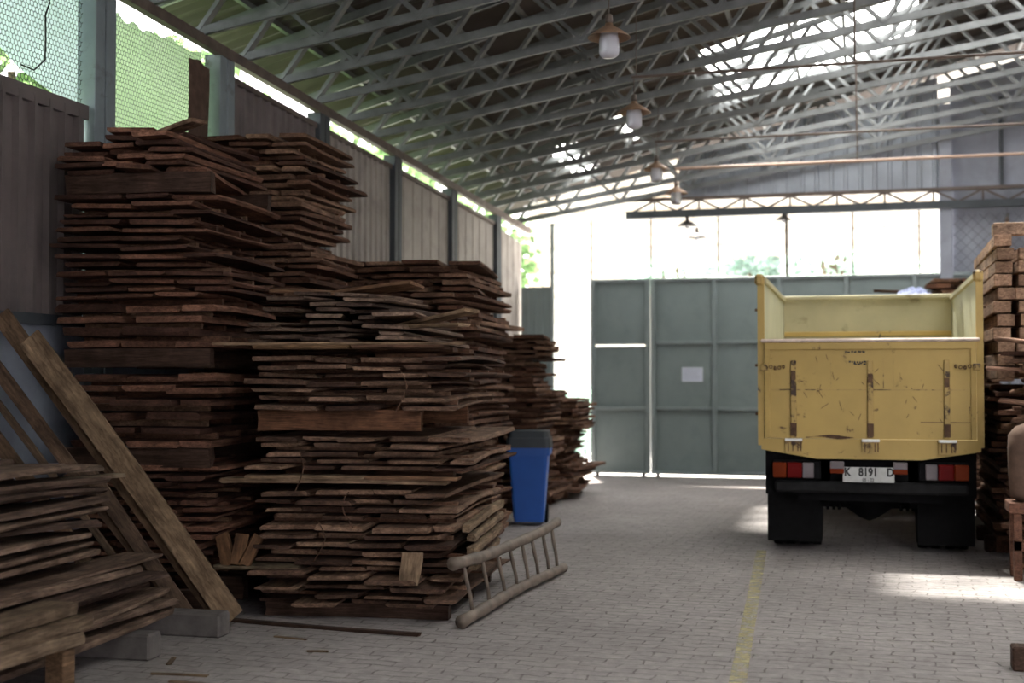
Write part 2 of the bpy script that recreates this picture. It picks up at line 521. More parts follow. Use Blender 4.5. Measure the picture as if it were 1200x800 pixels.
# near part of the left wall: masonry below, brown cladding above
struct('wall_left', MB().box((WX - 0.2, -12, 0), (WX, 20.0, 1.92)), M['masonry'])
struct('wall_left_near_cladding', corrugated(-12, 7.88, 1.90, 3.42, 3.37, 0.165, 0.045), M['cladding_brown'])
struct('trim_1', MB().bar((WX + 0.01, -12, 3.44), (WX + 0.01, 7.88, 3.36), 0.06, 0.10), M['cladding_brown'])
struct('trim_2', MB().box((WX - 0.01, -12, 1.86), (WX + 0.05, 7.88, 1.93)), M['dark_column'])
struct('wall_left_low_cladding', corrugated(8.27, 9.7, 1.90, 3.34, 3.32, 0.165, 0.03), M['cladding_brown'])
COLY = [8.04, 9.86, 11.93, 14.05, 16.2, 18.36, 20.5]
for i in range(1, 5):
    a, b = COLY[i] + 0.1, COLY[i + 1] - 0.1
    mat = M['cladding_brown'] if i < 2 else M['cladding_pale']
    struct('wall_left_far_cladding', corrugated(a, b, 1.90, eave(a) - 0.17, eave(b) - 0.17, 0.165 if i < 3 else 0.33, 0.03 if i < 3 else 0.012), mat)
    struct('trim_3', MB().bar((WX + 0.01, a, eave(a) - 0.17), (WX + 0.01, b, eave(b) - 0.17), 0.05, 0.05), M['rust_steel'])
struct('wall_left_far_cladding', corrugated(COLY[5] + .1, 19.9, 1.9, eave(18.4) - 0.17, 3.65, 0.33, 0.012), M['cladding_pale'])
struct('trim_4', MB().bar((WX + 0.05, -12, eave(-12) + 0.0), (WX + 0.05, 20.2, eave(20.2)), 0.07, 0.09), M['rust_steel'])

names = ['nearest the camera, beside the wire mesh screens', 'second from the camera, at the far end of the green sheet',
         'third from the camera, above the far tall stack', 'fourth from the camera', 'fifth from the camera', 'sixth from the camera', 'farthest away by the gate']
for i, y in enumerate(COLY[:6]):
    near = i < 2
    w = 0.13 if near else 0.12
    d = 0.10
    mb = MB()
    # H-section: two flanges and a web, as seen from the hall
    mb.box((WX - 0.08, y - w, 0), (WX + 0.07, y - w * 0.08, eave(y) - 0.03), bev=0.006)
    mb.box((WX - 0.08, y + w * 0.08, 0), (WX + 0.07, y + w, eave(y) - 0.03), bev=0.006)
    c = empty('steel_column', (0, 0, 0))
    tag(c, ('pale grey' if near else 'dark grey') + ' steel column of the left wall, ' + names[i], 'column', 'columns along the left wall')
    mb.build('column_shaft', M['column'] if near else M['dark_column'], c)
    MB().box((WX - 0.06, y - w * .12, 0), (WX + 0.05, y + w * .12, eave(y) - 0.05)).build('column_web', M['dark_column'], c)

# wire mesh screens between the columns, hexagonal chicken wire
def chicken_wire(y0, y1, z0, z1, x, cell=0.045, w=0.003):
    mb = MB()
    h = cell; rows = int((z1 - z0) / (h * 0.75)) + 1
    cols = int((y1 - y0) / (cell * 0.8)) + 1
    cw = cell * 0.8
    def seg(a, b):
        d = Vector((0, b[0] - a[0], b[1] - a[1]))
        n = Vector((0, -d.z, d.y)).normalized() * w
        A = Vector((x, a[0], a[1])); B = Vector((x, b[0], b[1]))
        mb.add([A - n, A + n, B + n, B - n], [(0, 1, 2, 3)])
    for r in range(rows):
        zz = z0 + r * h * 0.75
        for c in range(cols):
            yy = y0 + (c + (0.5 if r % 2 else 0)) * cw
            if yy > y1 - cw / 2: continue
            top = (yy, zz + h * .5)
            seg((yy, zz), top)
            seg(top, (yy - cw / 2, zz + h * .75))
            seg(top, (yy + cw / 2, zz + h * .75))
    return mb
s1 = empty('wire_mesh_screen', label='chicken wire screen above the near brown cladding at the left edge', cat='wire screen')
chicken_wire(5.2, 7.9, 3.4, 4.5, WX - 0.03).build('mesh_wire', M['wire'], s1)
MB().tube([(WX - .02, 5.2, 3.42), (WX - .02, 7.9, 3.40)], 0.008, 6).build('edge_wire', M['wire_dark'], s1)
s2 = empty('wire_mesh_screen', label='chicken wire screen before the green plastic sheet', cat='wire screen')
chicken_wire(8.24, 9.72, 3.3, 4.25, WX - 0.03).build('mesh_wire', M['wire'], s2)
MB().tube([(WX - .02, 8.24, 3.32), (WX - .02, 9.72, 3.32)], 0.008, 6).build('edge_wire', M['wire_dark'], s2)
wire = MB()
wire.tube([(WX + .01, 7.35, 4.3), (WX + .02, 7.40, 4.12), (WX + .01, 7.46, 4.02), (WX + .02, 7.40, 3.92), (WX + .01, 7.42, 3.75), (WX + .02, 7.40, 3.62), (WX + .01, 7.30, 3.53), (WX + .02, 7.15, 3.53)], 0.006, 6)
tag(wire.build('loose_wire', M['wire_dark']), 'loose dark wire dangling in front of the near mesh screen', 'wire')

# green plastic sheet behind the second screen: a hanging, gently folded sheet
def hanging_sheet(y0, y1, z0, z1, x, amp, nx=26, nz=14, seed=3, th=0.004):
    vs = []; fs = []
    for k in (0, 1):
        for j in range(nz + 1):
            for i in range(nx + 1):
                y = y0 + (y1 - y0) * i / nx; z = z0 + (z1 - z0) * j / nz
                d = amp * noise.noise(Vector((y * 2.5, z * 1.2, seed)))
                ztop = z - (0.10 * abs(noise.noise(Vector((y * 4, 5, seed)))) if j == nz else 0)
                vs.append((x + d + k * th, y, ztop))
    n1 = (nx + 1) * (nz + 1)
    for k in (0,):
        for j in range(nz):
            for i in range(nx):
                a = k * n1 + j * (nx + 1) + i
                fs.append((a, a + 1, a + nx + 2, a + nx + 1))
    vs = vs[:n1]
    return MB().add(vs, fs)
tag(hanging_sheet(8.20, 9.72, 3.2, 4.26, WX - 0.14, 0.08).build('plastic_sheet', M['green_net'], smooth=True),
    'green white plastic sheet hanging behind wire mesh between the two near columns', 'plastic sheet')
pale = hanging_sheet(5.2, 8.12, 3.2, 4.6, WX - 0.16, 0.06, 30, 20, 5)
pv = []
for (x, y, z) in pale.v:                 # lower edge hitched up towards the camera, leaves show below it
    lo = 3.74 - (y - 6.9) * .32
    f = (z - 3.2) / 1.4
    pv.append((x, y, lo + (4.6 - lo) * f))
pale.v = pv
tag(pale.build('plastic_sheet', M['pale_net'], smooth=True), 'bluish white plastic sheet hanging behind the near wire screen at the left edge', 'plastic sheet')
t = hanging_sheet(9.30, 9.66, 3.38, 4.12, WX + 0.0, 0.05, 10, 10, 8)
tag(t.build('brown_tarpaulin', M['brown_cloth'], smooth=True), 'dark brown cloth strip hanging beside the second column above the tall stack', 'cloth')

# ------------------------------------------------------------------ back of the hall
GY = 19.7
struct('wall_back_right', MB().prism([(1.28, 0), (16.4, 0), (16.4, 4.3), (5.6, 7.0), (1.28, 5.9)], 'Y', GY + .15, GY + .35), M['back_masonry'])
struct('wall_front_light_block', MB().prism([(-5.25, 0), (3.5, 0), (3.5, 6.7), (-5.25, 4.9)], 'Y', -4.2, -4.0), M['back_masonry'])  # unseen wall added behind the camera to keep light off the left stacks
struct('wall_right_light_block', MB().box((16.4, -12, 0), (16.6, 20, 4.3)), M['back_masonry'])  # unseen wall added to close off light from the open side
struct('wall_back_corner_panel', corrugated(-5.2, -4.70, 0.0, 2.95, 2.95, 0.12, 0.02, 'Y', GY), M['gate'])
struct('trim_5', MB().box((-4.72, GY - 0.03, 0), (-4.67, GY + 0.03, 3.95)), M['gate_frame'])
struct('wall_back_gable', corrugated(-2.7, 1.10, 4.24, 4.95, 5.92, 0.21, 0.04, 'Y', GY + 0.05), M['cladding_grey'])
for (x, lab) in ((1.95, 0), (3.1, 1), (4.3, 2)):
    struct('trim_6', MB().box((x, GY + 0.10, 4.25), (x + 0.05, GY + 0.15, 5.6)), M['dark_column'])
c = empty('steel_column', label='lilac grey column beside the bright opening at the right end of the gate', cat='column')
MB().box((1.10, GY - 0.08, 0), (1.28, GY + 0.12, 5.5), bev=0.01).build('column_shaft', M['back_masonry'], c)

# girder across the back
g = empty('lattice_girder', label='long grey lattice girder crossing above the gate opening', cat='girder')
MB().box((-3.5, GY - .12, 3.97), (8, GY - .02, 4.08)).build('bottom_chord', M['dark_column'], g)
MB().box((-3.5, GY - .11, 4.23), (8, GY - .03, 4.28)).build('top_chord', M['rust_steel'], g)
x = -3.4; up = True
wb = MB()
while x < 7.6:
    a = (x, GY - .07, 4.07 if up else 4.24); b = (x + .34, GY - .07, 4.24 if up else 4.07)
    wb.bar(a, b, 0.03, 0.03)
    if up: wb.bar((x + .34, GY - .07, 4.06), (x + .34, GY - .07, 4.24), 0.03, 0.03)
    x += .34; up = not up
wb.build('lattice_web', M['rust_steel'], g)

# the big gate
def gate_leaf(x0, x1, label, ndiv, slit=False, paper=False):
    r = empty('metal_gate', ((x0 + x1) / 2, GY, 0.045))
    tag(r, label, 'gate', 'leaves of the large sheet metal gate')
    cx = (x0 + x1) / 2
    X0, X1 = x0 - cx, x1 - cx
    H = 3.0
    zs = [0.0, 0.98, 1.99, H]
    if slit:                            # first leaf: sheet left short below the middle rail, daylight shows
        MB().box((X0, 0.0, 0.02), (X1, 0.02, 1.955)).build('sheet_panel', M['gate'], r)
        MB().box((X0, 0.0, 1.99), (X1, 0.02, H)).build('sheet_panel', M['gate'], r)
    else:
        MB().box((X0, 0.0, 0.02), (X1, 0.02, H)).build('sheet_panel', M['gate'], r)
    for k in range(ndiv + 1):
        xx = X0 + (X1 - X0) * k / ndiv
        xx = min(max(xx, X0 + .035), X1 - .035)
        MB().box((xx - .035, -0.06, 0), (xx + .035, 0.0, H), bev=.006).build('frame_post', M['gate_frame'], r)
    for z in zs:
        if slit and z == 1.99:
            MB().box((X0 + .07, -0.05, z + .005), (X1 - .07, -0.0, z + .035)).build('frame_rail', M['gate_frame'], r)
            continue
        zz = min(z, H - .05)
        MB().box((X0, -0.05, zz), (X1, 0.0, zz + .05), bev=.005).build('frame_rail', M['gate_frame'], r)
    for xx in (X0 + .1, X1 - .1):
        MB().lathe([(0.0, -.02), (.045, -.02), (.045, .02), (0.0, .02)], 12, (xx, -0.02, -0.015), 'X').build('wheel', M['black'], r)
    return r
gate_leaf(-4.07, -3.145, 'narrow grey-green gate leaf at the left with a bright slit across it', 1, slit=True)
g2 = gate_leaf(-3.13, 1.72, 'wide grey-green sheet metal gate leaf behind the truck, carrying a white paper', 5)
pp = MB().box((-2.66, GY - 0.012, 1.46), (-2.34, GY - 0.002, 1.68)).build('paper_notice', M['paper'])
tag(pp, 'small white paper notice stuck on the middle of the gate', 'notice')
tl = MB()
for k in range(5):
    tl.box((-2.63, GY - 0.014, 1.64 - k * .034), (-2.37 - (k % 3) * .03, GY - 0.0125, 1.645 - k * .034))
tl.build('faint_print', plain('grey_ink', (0.35, 0.37, 0.45)), pp)
struct('trim_7', MB().box((-4.1, GY - .06, 0), (1.75, GY + .06, 0.012)), M['wire'])
rust = MB()
for xx in (-4.07, -3.13, -2.1, -1.08, -0.12, 0.82):
    tag(MB().tube([(xx, GY, 3.05), (xx, GY, 4.0)], 0.024 if xx == -1.08 else 0.013, 6).build('screen_rod', M['rust_steel']),
        {-4.07: 'thin upright rod above the left edge of the gate', -3.13: 'thin upright rod above the joint between the two gate leaves',
         -2.1: 'thin upright rod above the gate, over the white notice', -1.08: 'thin upright rod above the gate, left of the truck bed',
         -0.12: 'thin upright rod above the gate, over the middle of the truck', 0.82: 'thin upright rod above the gate, nearest the lilac column'}[xx], 'rod', 'rods above the gate')
def chain_link(x0, x1, z0, z1, y, cell=.09, w=.0035):
    mb = MB()
    L = (z1 - z0)
    x = x0 - L
    def clip(a, b):
        (ax, az), (bx, bz) = a, b
        if bx < x0 or ax > x1: return None
        t0 = max(0, (x0 - ax) / (bx - ax)); t1 = min(1, (x1 - ax) / (bx - ax))
        return (ax + (bx - ax) * t0, az + (bz - az) * t0), (ax + (bx - ax) * t1, az + (bz - az) * t1)
    while x < x1:
        for a, b in (((x, z0), (x + L, z1)), ((x, z1), (x + L, z0))):
            q = clip(a, b)
            if q:
                (ax, az), (bx, bz) = q
                n = w
                mb.add([(ax, y, az - n), (bx, y, bz - n), (bx, y, bz + n), (ax, y, az + n)], [(0, 1, 2, 3)])
        x += cell
    return mb
s3 = empty('chain_link_fence', label='chain-link fence before the lilac grey wall behind the right-hand timber', cat='fence')
chain_link(1.3, 5.0, 0.1, 3.9, GY + .09, 0.16, .005).build('link_mesh', M['wire'], s3)
for xx in (2.05, 3.4, 4.8):
    MB().tube([(xx, GY + .09, 0), (xx, GY + .09, 3.9)], .02, 8).build('fence_post', M['wire'], s3)

# ------------------------------------------------------------------ roof
RX = 5.6                                     # ridge
def bot(x, y): return eave(y) + 0.06 + 0.158 * (min(x, 2 * RX - x) - WX)
def top(x, y): return eave(y) + 0.42 + 0.27 * (min(x, 2 * RX - x) - WX)
tr_y = [6.3 + 0.78 * k for k in range(18)]
def channel(mb, a, b, w, h, th=.006):
    """C-section member: web and two flanges, open to one side"""
    a = Vector(a); b = Vector(b)
    d = (b - a); L = d.length; d.normalize()
    y = Vector((0, 1, 0)); z = d.cross(y).normalized()
    if z.z < 0: z = -z
    m = Matrix((d, y, z)).transposed().to_4x4(); m.translation = a
    mb.box((0, 0, -h / 2), (L, th, h / 2), m)
    mb.box((0, 0, -h / 2), (L, w, -h / 2 + th), m)
    mb.box((0, 0, h / 2 - th), (L, w, h / 2), m)
    return mb
def make_truss():
    r = empty('roof_truss')
    y = 0.0
    E = 9.9                                   # shape is taken at one place; other trusses follow the eave
    bb = lambda x: bot(x, E) - eave(E)
    tt = lambda x: top(x, E) - eave(E)
    c = MB(); channel(c, (WX, 0, bb(WX)), (RX, 0, bb(RX)), .04, .075); channel(c, (RX, 0, bb(RX)), (2 * RX - WX, 0, bb(WX)), .04, .075)
    c.build('bottom_chord', M['roof_steel'], r)
    c = MB(); channel(c, (WX - .5, 0, tt(WX) - .135), (RX, 0, tt(RX)), .04, .075); channel(c, (RX, 0, tt(RX)), (2 * RX - WX, 0, tt(WX)), .04, .075)
    c.build('top_chord', M['roof_steel'], r)
    # zigzag of web members, closer together near the eave
    xs = [WX + .02]
    step = .36
    while xs[-1] < RX - .3:
        xs.append(min(RX, xs[-1] + step)); step = min(.85, step * 1.09)
    k = 0
    for a, b in zip(xs, xs[1:]):
        m = MB()
        if k % 2 == 0: m.bar((a, .03, bb(a)), (b, .03, tt(b)), .035, .075, (0, 1, 0))
        else: m.bar((a, .03, tt(a)), (b, .03, bb(b)), .035, .075, (0, 1, 0))
        m.build('web_member', M['roof_steel'], r)
        k += 1
    m = MB()
    for k in range(9):
        a = RX + k * 1.1; b = a + 1.1
        if k % 2 == 0: m.bar((a, .03, bb(a)), (b, .03, tt(b)), .035, .075, (0, 1, 0))
        else: m.bar((a, .03, tt(a)), (b, .03, bb(b)), .035, .075, (0, 1, 0))
    m.build('web_member', M['roof_steel'], r)
    return r
proto = make_truss()
for k, y in enumerate(tr_y):
    o = proto if k == 0 else copy_tree(proto)
    o.location = (0, y, eave(y))
    tag(o, ('grey steel roof truss, %s counted from the camera along the left eave' % ORD[k]) if k else 'grey steel roof truss nearest the camera, at the top left corner',
        'roof truss', 'steel trusses under the roof')
# roof sheets over the trusses, with translucent sheets let in
def roof_z(x, y): return top(x, y) + 0.10
def roof_piece(x0, x1, y0, y1, pitch=.2, amp=.025):
    mb = MB(); n = max(2, int((y1 - y0) / pitch * 4))
    ys = [y0 + (y1 - y0) * i / n for i in range(n + 1)]
    vs = []
    for i, y in enumerate(ys):
        w = amp * math.sin(2 * PI * y / pitch)
        for x in (x0, x1):
            vs.append((x, y, roof_z(x, y) + w))
    fs = [(2 * i, 2 * i + 1, 2 * i + 3, 2 * i + 2) for i in range(n)]
    return mb.add(vs, fs)
SK = [(-1.9, .7, 15.6, 18.2), (-4.3, -3.9, 17.6, 19.6), (2.6, 5.0, 8.0, 13.5), (2.2, 5.0, -3.0, 5.5), (-.6, 2.6, 12.2, 14.6), (-3.25, -3.15, 17.2, 18.7)]  # third and fourth are unseen, added to light truck and stacks from above
xcuts = sorted(set([WX - .55, RX] + [s for q in SK for s in q[:2]]))
ycuts = sorted(set([-12, 20.6] + [s for q in SK for s in q[2:]]))
sheet = MB()
for xa, xb in zip(xcuts, xcuts[1:]):
    for ya, yb in zip(ycuts, ycuts[1:]):
        cx, cy = (xa + xb) / 2, (ya + yb) / 2
        if any(q[0] < cx < q[1] and q[2] < cy < q[3] for q in SK): continue
        p = roof_piece(xa, xb, ya, yb)
        sheet.add(p.v, p.f)
p = roof_piece(RX, 2 * RX - WX, -12, 20.6); sheet.add(p.v, p.f)
struct('ceiling', sheet, M['roof_sheet'])
for q in SK:
    struct('ceiling_skylight', roof_piece(*q), M['skylight'] if q[1] - q[0] > .5 else M['skylight_dull'])
x = WX + .1
k = 0
while x < RX:
    a = MB()
    a.box((x - .025, 0, 0), (x + .025, 0.01, 0.01))
    pur = MB().bar((x, -12, top(x, -12) + .065), (x, 20.5, top(x, 20.5) + .065), .045, .05)
    struct('trim_8', pur, M['roof_steel'])
    x += .62; k += 1

# ------------------------------------------------------------------ pipes and lamps
def lamp(x, y, z, label, shade='shade', globe=True, s=1.0, top_z=4.2):
    r = empty('pendant_lamp', (x, y, z))
    tag(r, label, 'lamp', 'pendant lamps hanging in a line under the roof' if globe else 'small far pendant lamps')
    prof = [(0.0, .115), (.022, .112), (.03, .085), (.05, .07), (.10, .04), (.150, .002), (.152, -.004), (.147, -.004), (.095, .032), (.045, .06), (.0, .07)]
    MB().lathe([(a * s, b * s) for a, b in prof], 28).build('lamp_shade', M[shade], r, True)
    if globe:
        pg = [(0.0, .03), (.062, .03), (.066, .0), (.070, -.02), (.071, -.10), (.066, -.125), (.045, -.142), (0.0, -.147)]
        MB().lathe([(a * s, b * s) for a, b in pg], 24).build('glass_globe', M['globe'], r, True)
    else:
        pg = [(0.0, .03), (.022, .03), (.024, .0), (.034, -.02), (.03, -.045), (0.0, -.055)]
        MB().lathe([(a * s, b * s) for a, b in pg], 16).build('bulb', M['globe'], r, True)
    MB().lathe([(0, .165), (.024, .16), (.028, .12), (.026, .10), (0, .10)], 14).build('lamp_socket', M['rust_steel'], r, True)
    MB().tube([(0, 0, .15), (0, 0, top_z - z)], .005 if globe else .004, 6).build('hanging_rod', M['rust_steel'], r)
    return r
lamp(-1.70, 8.86, 3.90, 'nearest and largest pendant lamp with tan shade and white glass globe')
lamp(-1.95, 11.34, 3.88, 'second pendant lamp from the camera, hanging at the end of a dark pipe')
lamp(-2.24, 14.52, 3.88, 'third pendant lamp from the camera, tan shade over a pale globe')
lamp(-2.29, 16.47, 3.88, 'fourth pendant lamp from the camera, pinkish shade at the end of a pale pipe')
lamp(-2.56, 19.63, 3.84, 'small dark pendant lamp, the upper of two before the bright opening', 'shade_dark', False, top_z=3.95)
lamp(-2.49, 20.25, 3.72, 'small dark pendant lamp, the lower of two before the bright opening', 'shade_dark', False, top_z=5.16)
lamp(-1.12, 19.63, 3.88, 'small dark pendant lamp under the girder left of the truck', 'shade_dark', False, .8, top_z=4.0)
lamp(2.02, 19.63, 3.66, 'small tan pendant lamp at the right edge above the timber stack', 'shade', False, top_z=4.1)
for (x, y, z, m, lab) in ((-1.70, 8.86, 4.20, 'pipe_dark', 'conduit pipe just above the picture over the nearest lamp'),
                          (-1.95, 11.34, 4.20, 'pipe_dark', 'thin dark pipe crossing under the roof from the second lamp to the right edge'),
                          (-2.24, 14.52, 4.20, 'pipe_dark', 'thin dark pipe crossing under the roof from the third lamp, between two other pipes'),
                          (-2.29, 16.47, 4.20, 'pipe', 'pale pinkish pipe crossing under the roof from the fourth lamp')):
    pr = empty('conduit_pipe', (0, 0, 0)); tag(pr, lab, 'pipe', 'pipes crossing under the roof')
    MB().tube([(x - .02, y, z), (1.5, y, z + .005), (5.5, y, z), (12, y, z)], .013 if m == 'pipe_dark' else .02, 8).build('pipe_run', M[m], pr)
    for xx in (x + .02, -0.04, 3.2):
        MB().tube([(xx, y, z), (xx, y, bot(xx, y) + .02)], .004 if xx != -0.04 else .010, 6).build('hanger_wire', M['rust_steel'], pr)

# ------------------------------------------------------------------ boards
def board_mesh(mb, W, T, L, rg, m=None, waney=1.0, n=5, warp=1.0, taper=0.0):
    """a rough-sawn board: uneven waney edges, chipped ends, a slight bow; length along y, bottom at z=0"""
    bow = rg.uniform(-.006, .010) * warp * L
    side = rg.uniform(-.008, .008) * L
    inL, inR = rg.uniform(.0, .022) * waney, rg.uniform(.0, .022) * waney
    flip = rg.random() < .5
    tw = rg.uniform(-.03, .03) * warp
    vs = []
    ph = rg.uniform(0, 10)
    for i in range(n):
        t = i / (n - 1)
        y = -L / 2 + L * t
        zc = bow * (1 - (2 * t - 1) ** 2)
        xc = side * (1 - (2 * t - 1) ** 2)
        jl = .012 * waney * noise.noise(Vector((ph, t * 3, 1))) * 1.5; jr = .012 * waney * noise.noise(Vector((ph, t * 3, 7))) * 1.5
        tp = 1 - taper * t ** 3
        a, b = (-W / 2 + jl) * tp, (W / 2 + jr) * tp
        dy = [rg.uniform(-.008, .008) if i in (0, n - 1) else 0 for _ in range(6)]
        tl, th_ = (inL, inR)
        if flip: bl, br_, ul, ur = tl, th_, 0, 0
        else: bl, br_, ul, ur = 0, 0, tl, th_
        q = [(a + bl, 0), (b - br_, 0), (b, T * .55), (b - ur, T), (a + ul, T), (a, T * .5)]
        for k, (x, z) in enumerate(q):
            vs.append((x + xc, y + dy[k] + (x * .06 if i in (0, n - 1) else 0), z + zc + x * tw * (t - .5) + T * .06 * noise.noise(Vector((x * 9, y * 5, ph)))))
    fs = []
    for i in range(n - 1):
        for k in range(6):
            fs.append((i * 6 + k, i * 6 + (k + 1) % 6, (i + 1) * 6 + (k + 1) % 6, (i + 1) * 6 + k))
    fs.append(tuple(range(5, -1, -1))); fs.append(tuple((n - 1) * 6 + k for k in range(6)))
    return mb.add(vs, fs, m)

def tone(rg, kind='brown'):
    """own colour of one board"""
    k = rg.random()
    if kind == 'red':
        a, b = Vector((0.08, 0.040, 0.030)), Vector((0.30, 0.155, 0.105))
    elif kind == 'pale':
        a, b = Vector((0.26, 0.185, 0.125)), Vector((0.34, 0.245, 0.165))
    elif kind == 'grey':
        a, b = Vector((0.10, 0.068, 0.055)), Vector((0.30, 0.215, 0.165))
    else:
        a, b = Vector((0.085, 0.048, 0.036)), Vector((0.36, 0.235, 0.165))
    c = a.lerp(b, k ** 1.2)
    return (c.x, c.y, c.z, 1), ('pale ' if k > .85 else 'dark ' if k < .25 else '')

def put_board(W, T, L, loc, rz, rg, label, group, kind='brown', tilt=0.0, roll=0.0, name='rough_board', waney=1.0, n=5, warp=1.0, cat='board', col=None, mat='wood', taper=0.0):
    mb = MB(); board_mesh(mb, W, T, L, rg, None, waney, n, warp, taper)
    o = mb.build(name, M[mat])
    c, _ = tone(rg, kind)
    o.color = col if col else c
    o.location = loc
    o.rotation_euler = (tilt, roll, rz)
    return tag(o, label, cat, group)

def side_word(i, n):
    if n == 1: return 'single'
    if i == 0: return 'leftmost'
    if i == n - 1: return 'rightmost'
    return ORD[i] + '-from-left'

def plan_stack(spec, rg):
    """rows from the ground up: list of (z, t, [(xc, w, yoff, L, rz)...])"""
    rows = []
    z = spec['z0']
    while z < spec['z1']:
        band = [b for b in spec['bands'] if z < b[0]][0]
        _, t, gap, wmin, wmax = band
        tt = t * rg.uniform(.85, 1.15)
        gg = gap * rg.uniform(.75, 1.25)
        bl = []
        x = rg.uniform(-.035, .055) + spec.get('xoff', lambda z: 0)(z)
        xe = spec['W'] + spec.get('xend', lambda z: 0)(z) + rg.uniform(-.06, .06)
        ry = rg.gauss(0, spec.get('ragged', .03) * .7)
        while x < xe - wmin * .55:
            w = min(rg.uniform(wmin, wmax), xe - x + .03)
            if w > .05:
                yo = ry + rg.gauss(0, spec.get('ragged', .03))
                if rg.random() < .16: yo -= rg.uniform(.03, .13)
                bl.append((x + w / 2, w, yo, spec['L'] * rg.uniform(.93, 1.05), R(rg.gauss(0, 1.3))))
            x += w + rg.uniform(.004, .035)
            if rg.random() < .12: x += rg.uniform(.05, .14)
        rows.append((z, tt, bl))
        z += tt + gg
    return rows

def world_xf(org, yaw):
    m = Matrix.Rotation(yaw, 4, 'Z'); m.translation = Vector((org[0], org[1], 0))
    return m

def battens(spec, rows, m, label, name='spacer_battens'):
    """thin cross battens filling the gaps between rows, set back from the ends"""
    mb = MB()
    for (z, t, bl), nx in zip(rows, rows[1:]):
        z0 = z + t; z1 = nx[0]
        for yy in (.22, spec['L'] * .5, spec['L'] - .22):
            xs = [b[0] - b[1] / 2 for b in bl] + [b[0] + b[1] / 2 for b in bl]
            if not xs: continue
            mb.box((min(xs) + .03, yy - .02, z0 - .002), (max(xs) - .03, yy + .02, z1 + .002), m)
    o = mb.build(name, M['wood_mass'])
    return tag(o, label, 'spacers', kind='stuff')

def real_stack(spec, seed, where, group, kind, skip=None):
    rg = random.Random(seed)
    rows = plan_stack(spec, rg)
    m = world_xf(spec['org'], spec['yaw'])
    n = len(rows)
    for r, (z, t, bl) in enumerate(rows):
        for i, (xc, w, yo, L, rz) in enumerate(bl):
            if skip and skip(xc, z): continue
            p = m @ Vector((xc, spec['L'] / 2 + yo, z))
            row = n - r
            lab = '%s board in the %s row from the top, %s' % (side_word(i, len(bl)), ORD[row - 1], where)
            tk_ = t * rg.uniform(.72, 1.0)
            put_board(w, tk_, L, p, spec['yaw'] + rz, rg, lab, group, kind, name='rough_board', tilt=R(rg.gauss(0, .35)), roll=R(rg.gauss(0, .5)), warp=1.4, waney=1.3)
    battens(spec, rows, m, 'thin spacer battens between the rows of ' + where)
    return rows

def mass_stack(spec, seed, label, mat='wood_mass', name='board_stack'):
    rg = random.Random(seed)
    rows = plan_stack(spec, rg)
    m = world_xf(spec['org'], spec['yaw'])
    mb = MB()
    for (z, t, bl), nxt in zip(rows, rows[1:] + [None]):
        for (xc, w, yo, L, rz) in bl:
            mm = m @ Matrix.Translation((xc, spec['L'] / 2 + yo, z)) @ Matrix.Rotation(rz * spec.get('twist', 1), 4, 'Z')
            board_mesh(mb, w, t, L, rg, mm, spec.get('waney', 1), 4)
        if nxt:
            for yy in (.2, spec['L'] * .5, spec['L'] - .2):
                xs = [b[0] - b[1] / 2 for b in bl] + [b[0] + b[1] / 2 for b in bl]
                if xs: mb.box((min(xs) + .03, yy - .02, z + t - .002), (max(xs) - .03, yy + .02, nxt[0] + .002), m)
    for yy in (.2, spec['L'] - .2):      # ground bearers
        mb.box((.05, yy - .05, 0), (spec['W'] - .08, yy + .05, spec['z0'] + .004), m)
    o = mb.build(name, M[mat])
    return tag(o, label, 'board stack', kind='stuff')

def bearer(org_m, x0, x1, y, z, h, d, label, col, name='timber_bearer', rg=rnd):
    mb = MB(); board_mesh(mb, d, h, x1 - x0, rg, None, .3, 5, .2)
    o = mb.build(name, M['wood'])
    p = org_m @ Vector(((x0 + x1) / 2, y, z))
    o.location = p
    o.rotation_euler = (0, 0, org_m.to_euler().z + PI / 2)
    o.color = col
    return tag(o, label, 'timber')

DARK = (0.075, 0.045, 0.034, 1); MID = (0.16, 0.09, 0.06, 1); PALE = (0.33, 0.235, 0.155, 1); WARM = (0.24, 0.14, 0.085, 1)

# ---- tallest stack against the left wall
YL = R(6)
T1 = 'the tallest stack'
mL = world_xf((-5.03, 7.32), YL)
def xo(z): return 0.14 if z < 1.6 else 0.0
base = dict(org=(-5.03, 7.32), yaw=YL, W=1.03, L=1.25, ragged=.03)
real_stack(dict(base, z0=0.16, z1=.93, xoff=lambda z: .10, bands=[(9, .032, .022, .27, .40)]), 11, T1 + "'s lowest bundle", 'boards of the lowest bundle of the tallest stack', 'red', skip=lambda x, z: z < .30 and x > .5)
real_stack(dict(base, z0=1.06, z1=1.56, xoff=lambda z: .06, bands=[(9, .052, .033, .30, .42)]), 12, T1 + "'s middle bundle", 'boards of the middle bundle of the tallest stack', 'red')
real_stack(dict(base, z0=1.70, z1=2.68, bands=[(1.95, .05, .03, .35, .45), (9, .031, .024, .28, .45)]), 13, T1 + "'s upper bundle", 'boards of the upper bundle of the tallest stack', 'red')
for yy, nm in ((.16, 'front'), (.65, 'middle'), (1.08, 'rear')):
    for (z, h, nmz) in ((0.0, .155, 'on the ground below the lowest bundle'), (.935, .12, 'between the lowest and middle bundles'), (1.575, .12, 'between the middle and upper bundles'), (2.70, .13, 'just below the loose top boards')):
        if nm != 'front' and z not in (0.0,): 
            if nm == 'middle': continue
        bearer(mL, 0.02, 1.02, yy - (.12 if nm == 'front' else 0), z, h, .10,
               'dark cross timber %s, tallest stack, %s one' % (nmz, nm), DARK)
